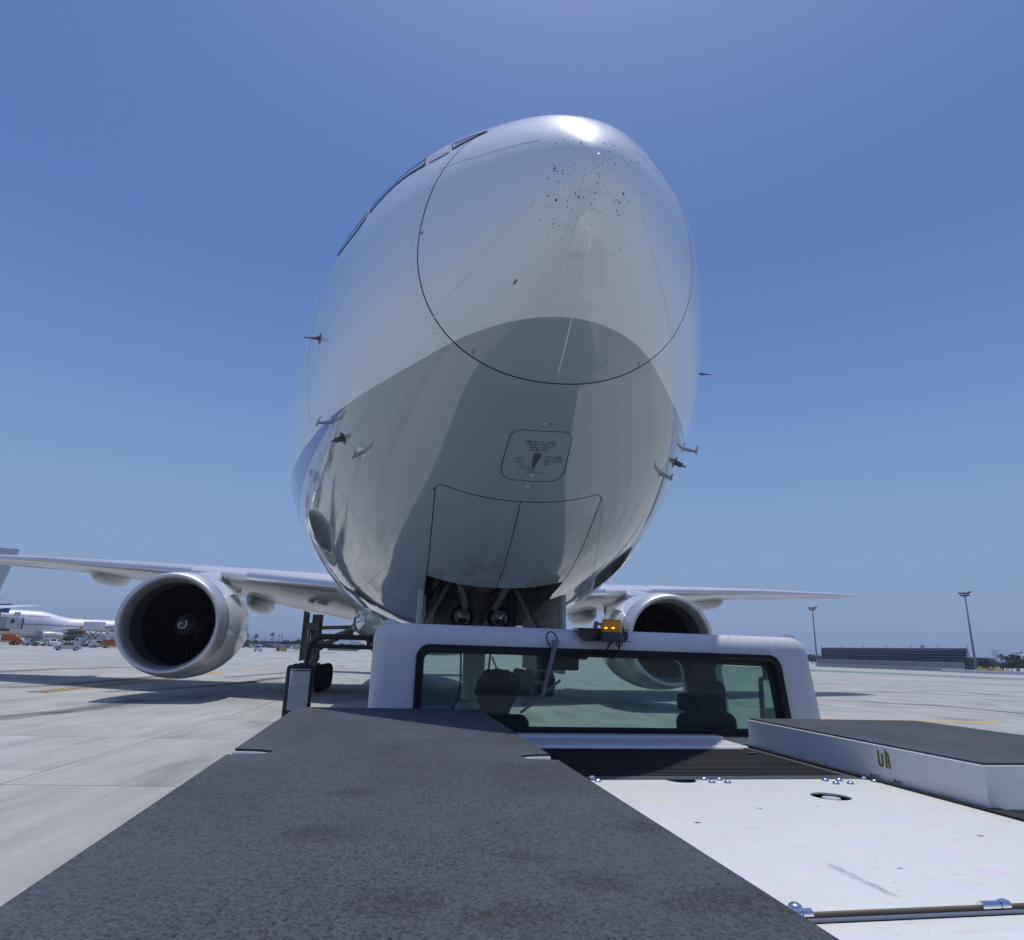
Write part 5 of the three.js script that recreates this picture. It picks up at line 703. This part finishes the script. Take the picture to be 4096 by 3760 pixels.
// taxiway sign
{
  const d = 236, o = thing('taxiway_sign', 'black and yellow taxiway direction sign standing low on the apron edge', 'sign', spot(1128, d), facing(1128)); const w = 3.3, h = .9;
  mesh('box', rb(w, h, .3, .03, 0, .72, 0), mDarkV, o);
  const tx = canvasTex(512, 140, (g, W, H) => { g.fillStyle = '#e0a800'; g.fillRect(0, 0, W, H); g.fillStyle = '#111'; g.fillRect(0, 0, 150, H); g.fillStyle = '#d8a800'; g.font = 'bold 100px sans-serif'; g.textAlign = 'center'; g.textBaseline = 'middle'; g.fillText('C', 75, 74); g.fillStyle = '#111'; g.fillText('\u2190C\u2192', 330, 74); });
  mesh('sign_face', new THREE.PlaneGeometry(w - .1, h - .1).translate(0, .72, .155), std(0xffffff, .5, { map: tx }), o); for (const x of [-1.3, -.4, .4, 1.3]) mesh('leg', bx(.08, .3, .08, x, .15, 0), mGunmetal, o);
}
// blast fence and its barrier wall
{
  const L = spot(3268, 330), R = spot(3857, 285), a = V(...L), b = V(...R), len = a.distanceTo(b), mid = a.clone().add(b).multiplyScalar(.5), turn = -Math.atan2(b.z - a.z, b.x - a.x);
  const wall = thing('barrier_wall', 'long grey concrete barrier wall in front of the louvred blast fence', 'wall', mid.toArray(), turn);
  const wl = mesh('wall', [bx(len, 3.3, .5, 0, 1.65, 0), bx(len, .12, .6, 0, 3.3, 0)], std(lin(.24, .245, .25), .9), wall); mesh('lower_course', bx(len, 1.5, .25, 0, .75, .38), std(lin(.32, .325, .33), .9), wall); for (let k = 1; k < 14; k++) mesh('wall_joint', bx(.08, 3.1, .02, -len / 2 + k * len / 14, 1.7, .262), mDark, wl);
  const fence = thing('blast_fence', 'dark tiered blast fence of curved steel louvres behind the barrier wall', 'fence', mid.clone().add(V(Math.sin(-turn) * 8, 0, 0)).add(V(0, 0, -9)).toArray(), turn);
  const mF = std(lin(.045, .05, .055), .5, { metalness: .4 }), mF2 = std(lin(.20, .22, .24), .45, { metalness: .6 }); const fl = len * 1.02;
  for (let k = 0; k < 6; k++) { mesh('louvre', gridGeo(1, 5, (u, v) => ({ p: V((u - .5) * fl, 2.1 + k * 1.05 + v * 1.0, .55 - .5 * v * v + (6 - k) * .12) })), mF, fence); if (k < 5) mesh('louvre_edge', bx(fl, .14, .10, 0, 3.13 + k * 1.05, .75 + (6 - k) * .12 - .12), mF2, fence); }
  for (let k = 0; k <= 20; k++) mesh('support', [rod(V(-fl / 2 + k * fl / 20, 0, -1.6), V(-fl / 2 + k * fl / 20, 8.3, .1), .12), rod(V(-fl / 2 + k * fl / 20, 0, .9), V(-fl / 2 + k * fl / 20, 8.3, .1), .10)], mF, fence);
  for (let k = 0; k < 7; k++) mesh('obstruction_lamp', [rod(V(-fl / 2 + k * fl / 6, 8.2, 0), V(-fl / 2 + k * fl / 6, 9.1, 0), .05), rb(.4, .3, .4, .05, -fl / 2 + k * fl / 6, 9.1, 0)], mF, fence);
  const f2 = thing('blast_fence', 'short low blast fence standing past the end of the barrier wall', 'fence', spot(3893, 320), turn); for (let k = 0; k < 4; k++) mesh('louvre', gridGeo(1, 4, (u, v) => ({ p: V((u - .5) * 14, .6 + k * 1.2 + v * 1.15, .4 - .45 * v * v + (4 - k) * .1) })), mF, f2); for (let k = 0; k <= 4; k++) mesh('support', rod(V(-7 + k * 3.5, 0, -1.2), V(-7 + k * 3.5, 5.4, .1), .1), mF, f2);
  const lw = thing('low_wall', 'low white concrete wall running on beyond the blast fence', 'wall', spot(4010, 262), facing(4010, -.28)); mesh('wall', rb(46, 1.0, .5, .08, 6, .5, 0), std(lin(.6, .6, .6), .8), lw);
}
// light masts
function mast(label, px, dist, py) {
  const h = hOf(px, py, dist), o = thing('light_mast', label, 'light mast', spot(px, dist), facing(px), 'floodlight masts along the blast fence');
  mesh('pole', rod(V(0, 0, 0), V(0, h, 0), .42, .20, 16), std(lin(.20, .22, .24), .5, { metalness: .5 }), o); mesh('base_plate', [disc(.9, .4, 'y', V(0, .2, 0)), bx(.9, 1.4, .9, 0, .9, 0)], std(lin(.35, .35, .35), .8), o); mesh('crossarm', [bx(3.0, .2, .2, 0, h - .2, 0), bx(.2, .2, 2.2, 0, h - .2, 0)], mDarkV, o);
  for (const [x, z, y] of [[-1.35, 0, 0], [1.4, 0, .3], [-.8, .8, -.9], [.75, .8, -.8], [0, -.9, .1]]) mesh('floodlight', rb(1.3, .5, 1.0, .1, 0, 0, 0).rotateZ(x > 0 ? .22 : -.12).rotateX(.25).translate(x, h + y, z), mDarkV, o);
}
mast('tall floodlight mast at the open end of the blast fence by short low fence', 3904, 290, 2372); mast('floodlight mast beside the closed far end of the blast fence', 3269, 345, 2432);
// trees, palms, poles, buildings
function leafCrown(seed, rx, ry, n, leaf) { const r = rng(seed), G = []; const lobes = Array.from({ length: 7 }, () => [(r() - .5) * 1.1, (r() - .5) * .9, (r() - .5) * 1.1, .35 + .35 * r()]); for (let k = 0; k < n; k++) { const L = lobes[Math.floor(r() * 7)], a = r() * 2 * PI, z = r() * 2 - 1, q = Math.cbrt(.35 + .65 * r()) * L[3], s = Math.sqrt(1 - z * z); G.push(new THREE.PlaneGeometry(leaf * (.6 + .8 * r()), leaf * (.5 + .6 * r())).rotateX(r() * 6).rotateY(r() * 6).translate((L[0] + q * s * Math.cos(a)) * rx, (L[1] + q * z) * ry, (L[2] + q * s * Math.sin(a)) * rx)); } return merge(G); }
const crowns = [leafCrown(1, 3.6, 2.6, 420, .75), leafCrown(2, 3.2, 3.4, 420, .75), leafCrown(3, 4.6, 2.4, 480, .8)], leafMats = [std(lin(.035, .055, .028), .9), std(lin(.05, .07, .03), .9), std(lin(.075, .10, .025), .9)];
const mTrunk = std(lin(.09, .07, .055), .9);
function tree(label, px, dist, h, k, m, sx = 1) { const o = thing('tree', label, 'tree', spot(px, dist), px, 'trees along the airfield edge'); const c = mesh('crown', crowns[k], leafMats[m], o); const s = h / 7.2; c.scale.set(s * sx, s, s); c.position.y = h * .60; mesh('trunk', [rod(V(0, 0, 0), V(0, h * .5, 0), h * .045, h * .025, 8), rod(V(0, h * .4, 0), V(h * .18, h * .72, 0), h * .022, h * .01, 6), rod(V(0, h * .4, 0), V(-h * .2, h * .7, h * .1), h * .022, h * .01, 6)], mTrunk, o); }
function palm(label, px, dist, h) { const o = thing('palm_tree', label, 'palm tree', spot(px, dist), px, 'palms along the airfield edge'); mesh('trunk', tube([V(0, 0, 0), V(.15, h * .5, 0), V(.1, h - 1, 0)], .28, 12, 8), mTrunk, o); const r = rng(px); for (let k = 0; k < 22; k++) { const a = k / 22 * 2 * PI + r(), e = 1.1 - 1.6 * r(), L = 2.2 + r(); mesh('frond', gridGeo(2, 6, (u, v) => { const q = v * L, dr = -.28 * q * q * .5; const w = .55 * Math.sin(PI * (v * .85 + .12)) * (u - .5) * 2; return { p: V(.1 + Math.cos(a) * q * Math.cos(e) - Math.sin(a) * w, h - 1 + q * Math.sin(e) + dr - Math.abs(u - .5) * .3, Math.sin(a) * q * Math.cos(e) + Math.cos(a) * w) }; }), leafMats[0], o); } }
{ const r = rng(42); const row = (p0, p1, n, d, hm, tl) => { for (let k = 0; k < n; k++) tree(tl, Math.round(lerp(p0, p1, (k + .2 + .6 * r()) / n)), d + r() * 90, hm * (.7 + .6 * r()), Math.floor(r() * 3), r() < .8 ? 0 : 1, 1 + .5 * r()); };
  row(500, 930, 14, 640, 6.5, 'dark tree in the row behind the engine nacelle beyond the jumbo jet'); row(940, 1030, 7, 640, 6.2, 'dark tree in the row behind the pale low shed'); row(1125, 1210, 6, 560, 7.6, 'tall dark tree in the clump beside the arched hangar'); row(1200, 1330, 7, 600, 6.2, 'dark tree in the row between hangar clump and landing gear'); row(1330, 1460, 8, 660, 6.0, 'dark tree in the row behind the long low grey building'); row(1460, 3240, 30, 680, 6.2, 'dark tree in the far row behind the tractor cab'); row(3240, 3300, 4, 620, 7.0, 'dark tree at the foot of the floodlight mast by the barrier wall end'); row(3925, 3990, 5, 560, 6.0, 'dark tree in the row behind the equipment skids'); row(3990, 4120, 8, 480, 6.4, 'dark tree in the row beyond the low white wall'); }
tree('rounded dark tree standing alone before the far trees past the low white wall', 4068, 430, 9.5, 1, 0, 1.1); tree('pale yellow-green tree beside the long blue-grey hangar', 1016, 600, 6.5, 0, 2, 1.1);
palm('slender palm standing over the far trees near the pale green tree', 1021, 610, 10.5); palm('shaggy palm rising above the long blue-grey hangar roof', 1085, 600, 12); palm('taller palm of the pair beyond the low white wall', 4012, 520, 9.8); palm('shorter palm of the pair beyond the low white wall', 4026, 525, 9.0); palm('small palm left standing by the lattice pylons', 3975, 540, 7.5);
const woodPole = (label, px, dist, h) => { const o = thing('power_pole', label, 'power pole', spot(px, dist), facing(px), 'power poles along the far road'); mesh('pole', rod(V(0, 0, 0), V(0, h, 0), .3, .2, 8), mTrunk, o); mesh('crossarm', [bx(3, .2, .2, 0, h - .8, 0), bx(2.2, .2, .2, 0, h - 2.2, 0)], mTrunk, o); };
for (const [px, d, h] of [[985, 700, 13], [990, 720, 12], [1112, 690, 12.5], [1124, 690, 13.5], [1003, 760, 9], [1192, 700, 9], [1403, 700, 11], [3943, 640, 8]]) woodPole(px < 1010 ? 'thin wooden power pole near the slender palm and red truck' : px < 1150 ? 'wooden power pole rising behind the arched hangar roof' : px < 1300 ? 'short wooden power pole by the white box building' : px < 2000 ? 'wooden power pole behind the long low grey building' : 'wooden power pole behind the equipment skids', px, d, h);
for (const px of [3985, 3996]) { const h = 17, o = thing('lattice_pylon', 'steel lattice power pylon far beyond the low white wall', 'pylon', spot(px, 760), facing(px), 'lattice pylons on the horizon'); const m = std(lin(.2, .21, .22), .6); mesh('leg', rod(V(-1.4, 0, 0), V(-.5, h, 0), .14), m, o); mesh('leg', rod(V(1.4, 0, 0), V(.5, h, 0), .14), m, o); mesh('lattice', Array.from({ length: 7 }, (_, k) => rod(V(-1.3 + k * .12, k * 2.4, 0), V(1.2 - k * .12, k * 2.4 + 2.3, 0), .09)), m, o); mesh('crossarm', [bx(7, .25, .25, 0, h - .5, 0), bx(6, .25, .25, 0, h - 3.2, 0)], m, o); }
function building(label, px0, px1, dist, h, col, o2 = {}) {
  const a = V(...spot(px0, dist)), b = V(...spot(px1, dist)), w = a.distanceTo(b), px = (px0 + px1) / 2, o = thing(o2.name || 'building', label, 'building', spot(px, dist), facing(px)); const m = std(col, .8), dp = o2.depth || 14;
  mesh('wall', bx(w, h, dp, 0, h / 2, -dp / 2), m, o); if (o2.arch) mesh('roof', gridGeo(10, 1, (u, v) => ({ p: V((u - .5) * w * 1.02, h + .1 + Math.sin(PI * u) * o2.arch, .3 - v * (dp + .6)) })), std(lin(.34, .37, .42), .5), o); else mesh('roof', bx(w + .6, .35, dp + .6, 0, h + .18, -dp / 2), std(lin(.3, .31, .33), .8), o);
  const n = Math.max(2, Math.floor(w / 6)); for (let k = 0; k < n; k++) { const wi = mesh('window', bx(Math.min(3, w / n * .55), h * .28, .1, -w / 2 + (k + .5) * w / n, h * .6, .06), std(lin(.05, .06, .08), .3), o); mesh('sill', bx(Math.min(3.2, w / n * .6), .15, .2, -w / 2 + (k + .5) * w / n, h * .44, .08), std(lin(.3, .3, .3), .8), wi); }
  if (o2.door) mesh('door', bx(w * .3, h * .7, .12, w * .2, h * .35, .07), std(lin(.2, .2, .22), .6), o);
}
building('long blue-grey hangar with shallow arched roof before the far trees', 1035, 1122, 590, 5.2, lin(.10, .11, .14), { arch: 1.2, name: 'hangar', depth: 30, door: 1 }); building('small plain white box building by the taxiway sign', 1170, 1200, 400, 2.6, lin(.6, .6, .6)); building('low grey shed in front of the long hangar', 1095, 1165, 520, 2.6, lin(.30, .32, .34)); building('brown low building against the hangar wall', 1070, 1110, 540, 2.2, lin(.14, .10, .09)); building('long low grey building with flat roof beyond the tractor mirror arm', 1312, 1432, 430, 2.3, lin(.22, .24, .26)); building('pale low shed running under the far trees beside the red truck', 950, 1035, 540, 2.3, lin(.30, .31, .32)); building('cream flat-roofed house beyond the mirror arm trees', 1405, 1440, 620, 6.2, lin(.5, .48, .42), { door: 1 });
{ const o = thing('chimney_tower', 'pale concrete tower rising behind the blast fence', 'tower', spot(3700, 640), facing(3700)); const h = hOf(3700, 2584, 640); mesh('shaft', rb(2.6, h, 2.6, .1, 0, h / 2, 0), std(lin(.32, .33, .36), .8), o); mesh('cap', rb(2.9, .8, 2.9, .1, 0, h, 0), std(lin(.2, .2, .22), .8), o); }
for (const [px, d, c, lab] of [[3928, 275, mYel, 'yellow equipment skid beside the mast foot'], [3962, 285, mOrangeV, 'orange equipment skid in the row past the mast'], [3992, 280, mYel, 'yellow and green equipment skid furthest past the mast']]) { const o = thing('equipment_skid', lab, 'equipment', spot(px, d), facing(px)); mesh('body', [rb(2.6, 1.1, 1.6, .1, 0, 1.0, 0), rb(1.0, .6, 1.2, .05, -.5, 1.8, 0)], c, o); mesh('frame', bx(3, .2, 1.7, 0, .3, 0), mDarkV, o); wheels(o, [[-.9, .7], [.9, .7], [-.9, -.7], [.9, -.7]], .3, .2); }
{ // hills far behind
  const prof = (a) => 60 + 55 * n1(a * 9 + 3, 1, 256) + 30 * n2(a * 25, 2, 256);
  structure('hills', gridGeo(160, 6, (u, v) => { const a = lerp(-1.1, 1.1, u), d = 7000 + v * 1500; return { p: V(Math.sin(a) * d, Math.sin(Math.min(1, v * 1.3) * PI * .5) * prof(a) * (a < .1 ? 1.35 : .8) - 5, -Math.cos(a) * d) }; }), std(lin(.10, .10, .08), .95));
}
console.log('background');

renderer.render(scene, camera);
